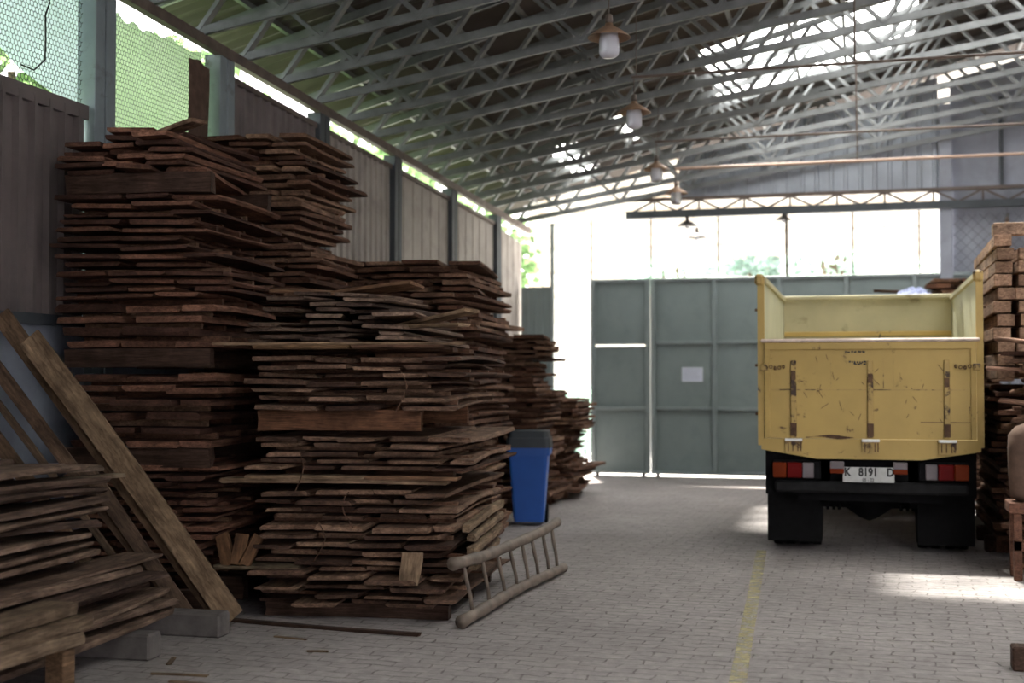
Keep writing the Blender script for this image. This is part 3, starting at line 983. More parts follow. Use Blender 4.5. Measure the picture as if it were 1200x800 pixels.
# loose boards on top, some with their ends lifted
rg = random.Random(5)
z = 2.835
for r in range(7):
    nb = 3 if r < 5 else 2
    x = rg.uniform(-.03, .05) + (0 if r < 5 else .2)
    for i in range(nb):
        w = rg.uniform(.20, .34)
        p = mL @ Vector((x + w / 2, .60 + rg.uniform(-.10, .06), z))
        put_board(w, .03, 1.2 * rg.uniform(.9, 1.1), p, YL + R(rg.uniform(-7, 7)), rg,
                  '%s loose board in the %s layer down, crowning the tallest stack' % (side_word(i, nb), ORD[6 - r]), 'loose boards on top of the tallest stack', 'red', tilt=R(rg.uniform(-1.2, 1.2)), roll=R(rg.uniform(-2, 2)))
        x += w + rg.uniform(.01, .06)
    z += .043
for (x, y, zz, rz, ti, ro, W, L, lab) in ((-4.50, 7.70, 3.145, R(62), -3, 0, .13, .8, 'thin slanting board at the very top of the tallest stack, left of centre'),
                                      (-4.25, 7.75, 3.08, R(58), R(-7), R(4), .14, .95, 'long warped board sliding down the right shoulder of the tallest stack'),)[:1]:
    put_board(W, .025, L, (x, y, zz), rz, rg, lab, 'loose boards on top of the tallest stack', 'brown', tilt=R(ti), roll=0)

# ---- far tall stack behind it, second of the two stacks in the central row, and stacks further back
mass_stack(dict(org=(-5.01, 8.86), yaw=R(2), W=.98, L=1.05, z0=.12, z1=3.33, ragged=.05, bands=[(9, .032, .02, .16, .34)], xend=lambda z: .03 * math.sin(z * 9), twist=2.5), 21,
           'tall rough stack of reddish boards directly behind the tallest stack at the left wall')
mass_stack(dict(org=(-4.28, 10.12), yaw=R(6), W=1.14, L=1.75, z0=.10, z1=2.50, ragged=.05, bands=[(9, .033, .022, .16, .36)], xend=lambda z: .04 * math.sin(z * 7), twist=2.5), 22,
           'stack of rough boards between the ladder stack and the blue bin')
mass_stack(dict(org=(-5.0, 10.4), yaw=R(2), W=.44, L=1.55, z0=.10, z1=2.35, ragged=.06, bands=[(9, .035, .022, .16, .36)], twist=2.5), 27,
           'low brown stack of boards seen in the gap left of the second central stack')
mass_stack(dict(org=(-4.75, 13.9), yaw=R(4), W=1.28, L=1.4, z0=.10, z1=2.02, ragged=.10, bands=[(9, .035, .025, .14, .34)], xend=lambda z: -.10 * max(0, z - 1.2) + .09 * math.sin(z * 11), twist=4), 23,
           'dark ragged stack of boards standing behind the blue bin')
mass_stack(dict(org=(-4.45, 15.75), yaw=R(2), W=.93, L=1.3, z0=.10, z1=1.25, ragged=.09, bands=[(9, .035, .024, .14, .3)], xend=lambda z: .09 * math.sin(z * 8), twist=3), 24,
           'farthest ragged stack of boards, beside the bright gap at the gate')
mass_stack(dict(org=(-3.95, 14.9), yaw=R(2), W=.42, L=.6, z0=.06, z1=.36, ragged=.04, bands=[(9, .03, .02, .2, .3)], twist=3), 25,
           'small low stack of boards on the paving right of the blue bin')

# ---- the central stack with the ladder
YC = R(6.2)
mC = world_xf((-3.71, 7.49), YC)
cb = dict(org=(-3.71, 7.49), yaw=YC, W=1.25, L=1.75, ragged=.05)
TC = 'the central stack'
real_stack(dict(cb, z0=.09, z1=.80, bands=[(9, .031, .024, .22, .38)], xend=lambda z: .05 * math.sin(z * 8)), 31, TC + "'s lower bundle", 'boards of the lower bundle of the central stack', 'brown')
real_stack(dict(cb, z0=.93, z1=1.12, bands=[(9, .029, .018, .22, .40)], xend=lambda z: .04), 32, TC + "'s middle bundle", 'boards of the middle bundle of the central stack', 'brown')
real_stack(dict(cb, z0=1.31, z1=1.66, bands=[(9, .029, .022, .24, .42)], xend=lambda z: .03), 33, TC + "'s upper bundle", 'boards of the upper bundle of the central stack', 'brown')
for yy, nm in ((.10, 'front'), (.9, 'middle'), (1.6, 'rear')):
    bearer(mC, .04, 1.22, yy, 0.0, .085, .10, 'dark cross timber under the central stack, the %s one' % nm, DARK)
    if nm != 'middle':
        bearer(mC, .0 if nm == 'front' else .05, 1.06, yy - .06, 1.175, .128, .09, 'reddish squared cross timber in the middle of the central stack, the %s one' % nm, (0.19, 0.095, 0.055, 1))
def cross(m, x0, x1, y, z, T, W, rz, col, label, tilt=0.0):
    mb = MB(); board_mesh(mb, W, T, x1 - x0, random.Random(int(z * 1000)), None, .5, 6, .5)
    o = mb.build('rough_board', M['wood']); o.color = col
    o.location = m @ Vector(((x0 + x1) / 2, y, z)); o.rotation_euler = (tilt, 0, m.to_euler().z + PI / 2 + rz)
    return tag(o, label, 'board')
cross(mC, -.24, 1.22, .08, .842, .028, .20, R(1), PALE, 'long pale board lying crosswise at mid height on the central stack, sticking out left')
cross(mC, -.08, .70, .05, .872, .022, .16, R(0), PALE, 'shorter pale board on top of the long pale crosswise board of the central stack')
cross(mC, .62, 1.30, .05, .872, .022, .15, R(-2), WARM, 'short crosswise board at mid height near the right corner of the central stack')
cross(mC, -.05, 1.12, .75, .84, .055, .14, 0, MID, 'brown crosswise board deep inside the middle of the central stack')
cross(mC, -.05, 1.12, 1.5, .84, .055, .14, 0, MID, 'brown crosswise board at the rear of the central stack')
cross(mC, -.30, 1.32, .06, 1.715, .016, .16, R(1.5), PALE, 'long thin pale board crossing the front of the central stack near its top')
cross(mC, -.02, .60, .02, 1.690, .024, .16, 0, (.27, .17, .095, 1), 'short orange-brown board directly below the long thin pale board, left side')
cross(mC, .62, 1.22, .05, 1.688, .024, .2, 0, MID, 'short brown board directly below the long thin pale board, right side')
cross(mC, .0, 1.1, .9, 1.688, .03, .2, 0, MID, 'brown crosswise board hidden in the upper middle of the central stack')
cross(mC, .0, 1.1, 1.5, 1.688, .03, .2, 0, MID, 'brown crosswise board hidden in the upper rear of the central stack')
# messy pile on top: boards at many angles, lower towards the right
rg = random.Random(9)
zz = 1.735
lay = 0
NL = 9
for r in range(NL):
    xe = 1.22 - r * .07
    nb = 3 if r < 6 else 2
    x = rg.uniform(-.12, .0) + r * .02
    for i in range(nb):
        w = rg.uniform(.16, .30)
        xx = x + w / 2
        ang = rg.uniform(-16, 16)
        p = mC @ Vector((min(xx, xe), .70 + .04 * r + rg.uniform(-.12, .12), zz))
        put_board(w, .024, 1.35 * rg.uniform(.8, 1.05), p, YC + R(ang), rg,
                  '%s board in the %s layer down, messy pile crowning the central stack' % (side_word(i, nb), ORD[NL - r - 1]), 'messy pile of boards on the central stack', 'grey',
                  tilt=R(rg.uniform(-1.5, 1.5)), roll=R(rg.uniform(-3, 3)))
        x += (xe + .05) / nb + rg.uniform(-.03, .03)
    zz += .040
for (lx, ly, lz, rz, ti, ro, W, L, col, lab) in (
        (.98, .30, 1.83, 62, 0, 0, .13, .75, PALE, 'pale board slanting towards the right front corner on top of the central stack'),
        (1.00, .42, 1.87, 50, -6, 3, .13, .95, PALE, 'long pale board sloping down to the right over the top of the central stack'),
        (.62, .55, 2.085, 66, -4, 8, .17, .70, WARM, 'smooth tan board tilted on the very top of the central stack'),
        (.15, .60, 2.08, 100, 3, -8, .16, .55, WARM, 'tilted board at the top left of the central stack pile')):
    put_board(W, .022, L, mC @ Vector((lx, ly, lz)), YC + R(rz), rg, lab, 'messy pile of boards on the central stack', 'grey', tilt=R(ti), roll=R(ro), col=col)
for k, (lx, z1, z0, bend) in enumerate(((.42, .62, .34, .05), (.62, .80, .58, -.04), (.30, 1.05, .80, .03), (.95, 1.55, 1.30, .04))):
    mb = MB(); mb.tube([mC @ Vector((lx + bend * math.sin(q * .8), -.07 - .01 * (q % 2), z1 + (z0 - z1) * q / 5)) for q in range(6)], .004, 5)
    o = mb.build('bark_strand', M['wood']); o.color = MID
    tag(o, 'thin dangling bark strand on the central stack front, %s of four' % ('lowest', 'second lowest', 'third lowest', 'highest')[k], 'strand', 'bark strands on the central stack')
# small loose pieces leaning at the front
put_board(.13, .02, .20, mC @ Vector((1.02, -.07, .33)), YC + R(-6), rg, 'small pale board piece propped upright on the front of the central stack', None, 'pale', tilt=R(72), n=4)
put_board(.30, .03, .55, mC @ Vector((.02, .05, .30)), YC + R(88), rg, 'short board sticking out left from the low front of the central stack', None, 'grey', col=(.2, .16, .11, 1))
for k, (dx, ro, lab) in enumerate(((-.17, -18, 'left chunk of the three orange wood offcuts beside the central stack'), (-.08, 8, 'middle chunk of the three orange wood offcuts beside the central stack'), (-.01, 26, 'right chunk of the three orange wood offcuts beside the central stack'))):
    mb = MB(); board_mesh(mb, .08, .05, .20, rg, None, .6, 4, .2)
    o = mb.build('wood_offcut', M['wood']); o.color = (.20, .11, .06, 1)
    o.location = mC @ Vector((dx - .02, -.02, .42)); o.rotation_euler = (R(80), R(ro), YC + R(10 * k))
    tag(o, lab, 'offcut', 'orange wood offcuts')
# pale strips that bow out along the right flank
for k, (z, y, tz, L, lab) in enumerate(((.56, .75, 3, 1.1, 'upper'), (.48, .85, 2, 1.1, 'second'), (.40, .8, 1, 1.2, 'third'), (.30, .8, 1, 1.2, 'lowest'))):
    mb = MB(); board_mesh(mb, .05, .045, L, rg, None, .5, 6, 2.0)
    o = mb.build('edging_strip', M['wood']); o.color = (.26, .19, .13, 1)
    o.location = mC @ Vector((1.33, y, z)); o.rotation_euler = (R(tz), 0, YC + R(1.5 * k - 2))
    tag(o, '%s of the four pale edging strips lodged in the right flank of the central stack' % lab, 'strip', 'pale strips on the right flank of the central stack')

# ---- low pile of crooked boards at the left edge
rg = random.Random(17)
def pile(org, yaw, W, L, z0, nrow, t, gap, label, group, kind, xshrink, yshrink, waney, nb0=3, crook=3.0, tilt0=0.0):
    m = world_xf(org, yaw)
    z = z0
    for r in range(nrow):
        x = rg.uniform(0, .06)
        nb = nb0
        for i in range(nb):
            w = W / nb * rg.uniform(.75, .98)
            xx = x + w / 2 + xshrink(r, i)
            p = m @ Vector((xx, L / 2 - yshrink(r) + rg.uniform(-.10, .10), z))
            put_board(w, t * rg.uniform(.85, 1.15), L * rg.uniform(.85, 1.08), p, yaw + R(rg.uniform(-crook, crook)), rg,
                      label % (side_word(i, nb), ORD[nrow - r - 1]), group, kind, waney=waney, tilt=R(tilt0 + rg.uniform(-.6, .6)), n=7, warp=2.2, taper=rg.uniform(0, .75))
            x += W / nb
        z += t + gap
    return z
pile((-5.0, 4.55), R(0), 1.28, 2.2, .15, 7, .033, .021, '%s board in the %s layer down, wide lower part of left edge pile', 'lower boards of the pile at the left edge', 'grey',
     lambda r, i: -.015 * r, lambda r: .03 * r, 1.6)
pile((-5.12, 4.35), R(0), 1.20, 1.95, .54, 9, .032, .024, '%s board in the %s layer down, upper part of left edge pile', 'upper boards of the pile at the left edge', 'grey',
     lambda r, i: .02 * math.sin(r * 1.7), lambda r: .05 * math.sin(r * 2.1), 1.5, 3, 6.0)
put_board(.17, .03, 1.7, (-4.22, 5.5, .99), R(-4), rg, 'flat grey board with a tapering end across the top of the left edge pile', None, 'grey', col=(.2, .155, .12, 1))
put_board(.12, .02, 1.2, (-4.15, 5.85, .95), R(-9), rg, 'thin pale board tip reaching out from the top of the left edge pile', None, 'grey', col=(.23, .18, .13, 1))
for k, (x, y, z, L, W, rz, lab) in enumerate(((-3.60, 4.78, .41, 1.0, .17, 1, 'top'), (-3.57, 4.75, .345, 1.15, .20, 0, 'middle'), (-3.56, 4.68, .285, 1.1, .20, -1, 'bottom'))):
    put_board(W, .055, L, (x, y, z), R(rz), rg, '%s of the three thick pale planks in the bottom left corner' % lab, 'thick planks in the bottom left corner', 'grey', name='thick_plank', col=(.23, .17, .12, 1), cat='plank', waney=.5)
o = MB().box((-3.56, 5.08, 0), (-3.46, 5.17, .28), bev=.006).build('support_post', M['wood']); o.color = (.22, .14, .085, 1)
tag(o, 'short brown post carrying the thick planks in the bottom left corner', 'post')
o = MB().box((-3.60, 4.35, 0), (-3.46, 4.45, .28), bev=.006).build('support_post', M['wood']); o.color = (.22, .14, .085, 1)
tag(o, 'short brown post carrying the near end of the thick planks', 'post')
# concrete blocks under the piles
for (x0, x1, y0, y1, h, rz, lab) in ((-4.95, -3.67, 6.12, 6.26, .14, 2, 'grey concrete block beam under the left edge pile, nearer the camera'),
                                     (-4.75, -3.60, 6.78, 6.92, .14, 1, 'grey concrete block beam at the foot of the leaning planks'),
                                     (-4.95, -3.75, 4.75, 4.90, .14, 0, 'grey concrete block beam under the near end of the left edge pile')):
    o = MB().box((-(x1 - x0) / 2, -(y1 - y0) / 2, 0), ((x1 - x0) / 2, (y1 - y0) / 2, h), bev=.012).build('concrete_block', M['block'])
    o.location = ((x0 + x1) / 2, (y0 + y1) / 2, 0); o.rotation_euler = (0, 0, R(rz))
    tag(o, lab, 'block')

# ---- long planks leaning against the wall in front of the tallest stack
def lean(foot, head, W, T, col, label, name='leaning_plank', seed=1, wany=.3):
    """plank from the ground to the wall, broad face towards the hall"""
    a = Vector(foot); b = Vector(head); d = (b - a); L = d.length; d.normalize()
    out = Vector((0.30, -1, 0.15)); zax = (out - d * out.dot(d)).normalized(); xax = d.cross(zax).normalized()
    mb = MB(); board_mesh(mb, W, T, L, random.Random(seed), None, wany, 7, .4)
    o = mb.build(name, M['wood'])
    m = Matrix((xax, d, zax)).transposed().to_4x4(); m.translation = (a + b) / 2
    o.matrix_world = m
    o.color = col
    return tag(o, label, 'plank', 'planks leaning against the left wall')
lean((-3.72, 7.20, .04), (-4.93, 6.86, 1.75), .145, .035, (.30, .215, .14, 1), 'broad pale plank leaning in front of the tallest stack, the frontmost', seed=2)
lean((-3.84, 7.27, .04), (-5.19, 6.93, 1.90), .12, .03, (.23, .155, .10, 1), 'long brown plank leaning just behind the broad pale one, reaching highest', seed=3)
lean((-3.95, 7.10, .04), (-5.2, 6.70, 1.75), .08, .03, (.17, .115, .08, 1), 'narrow brown plank leaning against the wall, third in height', seed=4)
lean((-4.10, 7.02, .03), (-5.2, 6.60, 1.62), .045, .025, (.14, .10, .07, 1), 'thin lath leaning against the wall between two narrow planks', seed=5)
lean((-4.30, 6.97, .03), (-5.2, 6.50, 1.50), .09, .03, (.20, .135, .09, 1), 'short narrow plank leaning lowest against the wall above the left edge pile', seed=6)
lean((-3.88, 7.02, .03), (-4.50, 6.84, .95), .09, .025, (.13, .09, .065, 1), 'short dark plank leaning under the broad pale one', seed=7)

# ---- splinters on the floor
rg = random.Random(4)
for k, (x, y, L, rz, lab) in enumerate(((-3.55, 6.17, .16, 20, 'wood splinter on the paving in front of the concrete block'), (-3.2, 6.9, .22, 80, 'wood splinter on the paving right of the second concrete block'),
                                        (-3.35, 5.9, .30, 95, 'long thin splinter on the paving at the bottom left'), (-3.2, 5.75, .25, 86, 'second thin splinter lying on the paving at the bottom left'),
                                        (-2.9, 6.6, .12, 100, 'tiny wood chip on the paving before the central stack'))):
    mb = MB(); board_mesh(mb, .025, .008, L, rg, None, .3, 4, .3)
    o = mb.build('wood_splinter', M['wood']); o.location = (x, y, 0.001); o.rotation_euler = (0, 0, R(rz)); o.color = (.25, .18, .12, 1)
    tag(o, lab, 'splinter')
tw = MB(); board_mesh(tw, .04, .02, 1.3, rg, None, .5, 5, .3)
o = tw.build('floor_lath', M['wood']); o.location = (-3.15, 7.22, .002); o.rotation_euler = (0, 0, R(84)); o.color = DARK
tag(o, 'dark lath lying on the paving along the foot of the central stack', 'lath')

# ------------------------------------------------------------------ bamboo ladder
lad = empty('bamboo_ladder', (-2.30, 7.40, 0))
tag(lad, 'bamboo ladder lying on its side against the central stack', 'ladder')
def bamboo(p0, p1, r, sag, n=19):
    mb = MB(); a = Vector(p0); b = Vector(p1); pts = []; rad = []
    for i in range(n):
        t = i / (n - 1)
        p = a.lerp(b, t) + Vector((0, 0, sag * (1 - (2 * t - 1) ** 2)))
        p.x += .008 * math.sin(t * 9)
        pts.append(p); rad.append(r * (1.0 + (.14 if i % 3 == 0 else 0)) * (1 - .12 * t))
    mb.tube(pts, r, 12, True, rad)
    return mb
A0, A1 = (-.03, 0.02, .045), (.06, 2.35, .045)
B0, B1 = (-.07, -.02, .395), (.02, 2.30, .40)
bamboo(A0, A1, .037, .02).build('rail', M['bamboo'], lad, True)
bamboo(B0, B1, .037, -.035).build('rail', M['bamboo'], lad, True)
for k, t in enumerate((.09, .23, .37, .49, .60, .71, .83, .93)):
    a = Vector(A0).lerp(Vector(A1), t) + Vector((0, 0, .02 * (1 - (2 * t - 1) ** 2))); b = Vector(B0).lerp(Vector(B1), t) + Vector((0, rnd.uniform(-.04, .03), -.035 * (1 - (2 * t - 1) ** 2)))
    mb = MB(); mb.tube([a, a.lerp(b, .33) + Vector((.004, .004, 0)), a.lerp(b, .66), b], .013, 8, True, [.013, .0125, .014, .012])
    mb.build('rung', M['bamboo'], lad, True)

# ------------------------------------------------------------------ wheelie bin
bn = empty('wheelie_bin', (-3.33, 12.95, 0), R(10))
tag(bn, 'blue wheeled rubbish bin with a dark lid beside the stacks', 'bin')
def taper(w0, d0, w1, d1, z0, z1, r=.03, n=4):
    mb = MB(); vs = []
    for (w, d, z) in ((w0, d0, z0), (w1, d1, z1)):
        for cx, cy, a0 in ((1, 1, 0), (-1, 1, 90), (-1, -1, 180), (1, -1, 270)):
            for i in range(n + 1):
                a = R(a0 + 90 * i / n)
                vs.append((cx * (w / 2 - r) + r * math.cos(a), cy * (d / 2 - r) + r * math.sin(a), z))
    N = 4 * (n + 1)
    fs = [(i, (i + 1) % N, N + (i + 1) % N, N + i) for i in range(N)] + [tuple(range(N - 1, -1, -1)), tuple(range(N, 2 * N))]
    return mb.add(vs, fs)
taper(.30, .34, .40, .46, .04, .74).build('bin_body', M['bin_blue'], bn)
taper(.44, .50, .44, .50, .72, .80, .04).build('bin_rim', M['bin_blue'], bn)
taper(.46, .52, .44, .50, .80, .90, .05).build('bin_lid', M['bin_dark'], bn)
taper(.42, .46, .40, .42, .90, .97, .05).build('lid_bulge', M['bin_dark'], bn)
MB().tube([(-.17, .27, .78), (.17, .27, .78)], .014, 8).build('handle', M['bin_dark'], bn)
for sx in (-1, 1):
    MB().lathe([(0, -.02), (.09, -.02), (.1, -.012), (.1, .012), (.09, .02), (0, .02)], 18, (sx * .16, .2, .1), 'X').build('wheel', M['rubber'], bn)

# ------------------------------------------------------------------ the truck
TX, TY = 0.05, 11.35
tk = empty('tipper_truck', (TX, TY, 0))
tag(tk, 'yellow tipper truck seen from behind, parked in front of the gate', 'truck')
HW = 0.895
BL = 2.98
# bed
bed = MB()
bed.box((-HW + .02, .06, .95), (HW - .02, BL, 1.0)); bed.build('bed_floor', M['yellow_inside'], tk)
for s in (-1, 1):
    sd = MB()
    sd.prism([(.04, 1.0), (BL, 1.0), (BL, 2.36), (.04, 2.355)], 'X', s * (HW - .01) - .018, s * (HW - .01) + .018)
    w = sd.build('side_panel', M['yellow_pale'], tk)
    rail = MB(); rail.box((s * (HW - .015) - .035, .02, 2.33), (s * (HW - .015) + .035, BL, 2.385), bev=.008)
    rail.build('top_rail', M['yellow_inside'], w)
    for k in range(6):
        yy = .25 + k * .5
        MB().box((s * (HW + .005) - .03, yy, 1.0), (s * (HW + .005) + .03, yy + .06, 2.33)).build('side_rib', M['yellow'], w)
    pst = MB(); pst.prism([(-.02, .93), (.05, .93), (.05, 2.36), (-.02, 2.40)], 'X', s * HW - .028, s * HW + .028)
    p = pst.build('rear_post', M['yellow'], tk)
    MB().box((s * HW - .05, -.04, 2.31), (s * HW + .03, .05, 2.41), bev=.02).build('post_cap', M['yellow_worn'], p)
    hp = MB()
    for z in (1.2, 1.62, 2.1):
        MB().tube([(s * (HW + .028), 0, z), (s * (HW + .05), 0, z)], .012, 8).build('post_pin', M['rust'], p)
fw = MB(); fw.box((-HW, BL - .02, 1.0), (HW, BL + .03, 2.38)); fwo = fw.build('front_wall', M['yellow_inside'], tk)
MB().box((-HW, BL - .06, 2.35), (HW, BL + .04, 2.40), bev=.008).build('front_wall_rail', M['yellow_inside'], fwo)
MB().box((-HW + .03, BL - .05, 1.96), (HW - .03, BL - .02, 2.01), bev=.006).build('front_wall_band', M['yellow'], fwo)
MB().tube([(.12, BL - .06, 1.6), (.10, BL - .07, 1.85), (.14, BL - .06, 1.98)], .008, 6).build('front_wall_cable', M['wire_dark'], fwo)
# tailgate
tgz0, tgz1 = .995, 1.825
tg = MB(); tg.box((-HW + .045, -.03, tgz0), (HW - .045, .01, tgz1)); tgo = tg.build('tailgate', M['yellow'], tk)
MB().box((-HW - .0, -.065, tgz1 - .01), (HW + .0, .015, tgz1 + .02), bev=.01).build('tailgate_lip', M['lip'], tgo)
MB().box((-HW + .03, -.05, tgz1 - .075), (HW - .03, -.03, tgz1 - .012), bev=.005).build('tailgate_top_fold', M['yellow'], tgo)
for s in (-1, 1):
    MB().box((s * (HW - .055) - .022, -.048, tgz0), (s * (HW - .055) + .022, -.03, tgz1 - .07), bev=.004).build('tailgate_edge_fold', M['yellow'], tgo)
MB().box((-HW + .08, -.034, 1.405), (HW - .08, -.0295, 1.412)).build('tailgate_seam', M['yellow_worn'], tgo)
MB().box((.42, -.034, 1.135), (HW - .08, -.0295, 1.141)).build('tailgate_seam', M['rust'], tgo)
for xx in (-.31, .20, .12):
    MB().box((xx, -.034, 1.42), (xx + .005, -.0295, 1.68)).build('tailgate_seam', M['yellow_worn'], tgo)
for xx in (-.62, .015, .63):
    sp = MB(); sp.box((xx - .024, -.05, tgz0 + .01), (xx + .024, -.03, 1.66), bev=.006)
    so = sp.build('tailgate_strap', M['yellow_worn'], tgo)
    MB().box((xx - .026, -.053, tgz0 + .02), (xx + .026, -.048, tgz0 + .13)).build('rust_patch', M['rust'], so)
    MB().box((xx - .02, -.053, 1.46 + .05 * math.sin(xx * 9)), (xx + .02, -.049, 1.54 + .05 * math.sin(xx * 9))).build('rust_patch', M['rust'], so)
    MB().box((xx - .073, -.085, tgz0 - .025), (xx + .073, -.03, tgz0 - .002), bev=.004).build('hinge_plate', M['white_metal'], so)
    hb = MB(); hb.box((xx - .07, -.045, tgz0 - .125), (xx + .07, -.028, tgz0 - .028))
    hbo = hb.build('hinge_bracket', M['yellow_worn'], so)
    hr = MB()
    for q in (-.05, -.012, .03, .055):
        hr.box((xx + q, -.05, tgz0 - .11), (xx + q + .008, -.044, tgz0 - .035))
    hr.build('bracket_slot', M['rust'], hbo)
for s in (-1, 1):                        # chain latches
    ch = MB()
    for k in range(5):
        x0 = s * (HW - .05 - k * .036)
        ch.lathe([(.010, -.004), (.017, -.004), (.017, .004), (.010, .004), (.010, -.004)], 10, (0, 0, 0), 'X')
        n = len(ch.v) - 50
        for i in range(n, len(ch.v)):
            v = Vector(ch.v[i]); ang = R(90) if k % 2 else R(35)
            v = Matrix.Rotation(ang, 3, 'Z') @ v
            ch.v[i] = (v.x + x0, v.y - .062, v.z + 1.60 + .006 * math.sin(k * 2))
    co = ch.build('latch_chain', M['rust'], tgo)
    MB().box((s * (HW - .03) - .03, -.07, 1.57), (s * (HW - .03) + .03, -.048, 1.63), bev=.006).build('latch_plate', M['yellow_worn'], tgo)
# black scribble on the paint and a few scratches
rg = random.Random(12)
sc = MB()
for row, (z, xa, xb) in enumerate(((1.765, -.165, .0), (1.732, -.19, -.03), (1.645, -.16, -.0), (1.630, -.12, .01))):
    x = xa
    while x < xb:
        l = rg.uniform(.01, .03)
        sc.bar((x, -.0325, z + rg.uniform(-.006, .006)), (x + l, -.0325, z + rg.uniform(-.006, .006)), .003, .014, (0, 0, 1))
        x += l + rg.uniform(.002, .012)
sc.build('black_scribble', M['ink'], tgo)
sc = MB()
for k in range(26):
    x = rg.uniform(-.75, .75); z = rg.uniform(1.03, 1.7); l = rg.uniform(.02, .08); a = rg.uniform(0.6, 2.4)
    sc.bar((x, -.0322, z), (x + l * math.cos(a), -.0322, z + l * math.sin(a)), .002, .0045)
sc.build('paint_scratches', M['rust'], tgo)
dz = MB()
for k in range(14):
    x = -.52 + k * .028
    dz.box((x, -.034, tgz0 + .004 + .01 * math.sin(k * .5)), (x + .03, -.0295, tgz0 + .012 + .02 * math.sin(k * .23) ** 2))
dz.build('rust_streak', M['rust'], tgo)
# apron below the tailgate
ap = MB(); ap.prism([(-HW, .99), (HW, .99), (HW, .895), (.43, .820), (-.43, .820), (-HW, .895)], 'Y', -.025, .04)
ap.build('rear_apron', M['yellow'], tk)
# chassis
for s in (-1, 1):
    MB().box((s * .36 - .04, .1, .58), (s * .36 + .04, 4.6, .80)).build('chassis_rail', M['black'], tk)
    MB().box((s * .635 - .235, .33, .07), (s * .635 + .235, .345, .90), bev=.004).build('mud_flap', M['rubber'], tk)
    MB().box((s * .62 - .25, .12, .50), (s * .62 + .25, .16, .88)).build('mud_guard', M['black'], tk)
MB().box((-.86, .10, .60), (.86, .14, .90)).build('rear_cross_panel', M['black'], tk)
MB().box((-.79, .02, .525), (.80, .10, .628), bev=.02).build('rear_bumper', M['bumper'], tk)
MB().box((-.6, .14, .45), (.6, 1.1, .62)).build('spring_hanger_beam', M['black'], tk)
AY = 12.13 - TY
ax = MB(); ax.tube([(-.8, AY, .43), (-.32, AY, .42), (.30, AY, .42), (.8, AY, .43)], .085, 12)
axo = ax.build('rear_axle', M['black'], tk, True)
df = MB()
prof = [(.0, -.27), (.07, -.22), (.12, -.15), (.175, -.07), (.20, .0), (.175, .07), (.12, .15), (.07, .22), (0, .27)]
df.lathe([(r, x) for r, x in prof], 20, (0, AY, .42), 'X'); df.build('differential', M['black'], axo, True)
for s in (-1, 1):
    sp = MB()
    for k in range(5):
        pts = [(s * .38, AY - .55 + .11 * i, .36 + .03 * k + .10 * ((i - 5) / 5.0) ** 2) for i in range(11)]
        for a, b in zip(pts, pts[1:]):
            sp.bar(a, b, .07, .02)
    sp.build('leaf_spring', M['black'], tk)
    ub = MB()
    for q in (-.07, .02, .10):
        ub.tube([(s * .32 + q * .6, AY - .06, .32), (s * .32 + q * .6, AY - .06, .62)], .014, 8)
    ub.build('spring_bolt', M['black'], axo)
def wheel(x, y, w=.2, r=.42, label=None):
    mb = MB()
    prof = [(.22, -w / 2), (.30, -w / 2), (.38, -w / 2 * .98), (r - .01, -w / 2 * .8), (r, -w / 2 * .6), (r, w / 2 * .6), (r - .01, w / 2 * .8), (.38, w / 2 * .98), (.30, w / 2), (.22, w / 2)]
    mb.lathe(prof, 40, (x, y, r), 'X')
    for k in range(32):
        a = 2 * PI * k / 32
        for q, off in ((-w * .27, 0), (w * .27, .1)):
            c = Matrix.Translation((x, y, r)) @ Matrix.Rotation(a + off, 4, 'X')
            mb.box((q - w * .17, -.022, r - .02), (q + w * .17, .022, r + .004), c)
    o = mb.build('tyre', M['rubber'], tk)
    rm = MB(); rm.lathe([(0, -.03), (.15, -.03), (.2, -.07), (.22, -w / 2), (.225, -w / 2), (.225, w / 2), (.22, w / 2), (.18, .04), (0, .03)], 24, (x, y, r), 'X')
    rm.build('wheel_rim', M['bumper'], o, True)
for cx in (-.735, -.50):
    wheel(cx - TX + .05 - .03 + .02, AY, .205)
for cx in (.50, .735):
    wheel(cx + .01, AY, .205)
for s in (-1, 1):
    wheel(s * .68, AY + 3.0, .2)
# lamps of the truck
def tail(s):
    e = MB(); e.box((min(s * .40, s * .80) - .0, -.0, .645), (max(s * .40, s * .80), .10, .80), bev=.01)
    h = e.build('tail_light', M['black'], tk)
    for (a, b, mt, nm) in ((.685, .80, 'lens_orange', 'indicator_lens'), (.555, .68, 'lens_red', 'brake_lens'), (.455, .55, 'lens_clear', 'reversing_lens')):
        lo, hi = sorted((s * a, s * b))
        MB().box((lo, -.03, .655), (hi, .0, .785), bev=.008).build(nm, M[mt], h)
    rr = MB(); lo, hi = sorted((s * .575, s * .64)); rr.box((lo, -.034, .68), (hi, -.03, .74)); rr.build('reflector', M['lens_orange'] if False else M['lens_red'], h)
tail(-1); tail(1)
np_ = MB(); np_.box((-.215, -.045, .628), (.205, -.03, .755), bev=.003); npo = np_.build('number_plate', M['plate'], tk)
def text(s, size, loc, mat, parent, name='lettering', bold=.004):
    cu = bpy.data.curves.new(name, 'FONT'); cu.body = s; cu.size = size; cu.align_x = 'CENTER'; cu.align_y = 'CENTER'
    cu.extrude = .001; cu.offset = bold
    cu.materials.append(mat)
    o = bpy.data.objects.new(name, cu); COL.objects.link(o)
    dg = bpy.context.evaluated_depsgraph_get(); dg.update()
    me = bpy.data.meshes.new_from_object(o.evaluated_get(dg))
    bpy.data.objects.remove(o); bpy.data.curves.remove(cu)
    o = bpy.data.objects.new(name, me); COL.objects.link(o)
    o.rotation_euler = (PI / 2, 0, 0); o.location = loc; o.parent = parent; o.scale = (.82, 1, 1)
    return o
text('K', .095, (-.178, -.0465, .712), M['ink'], npo)
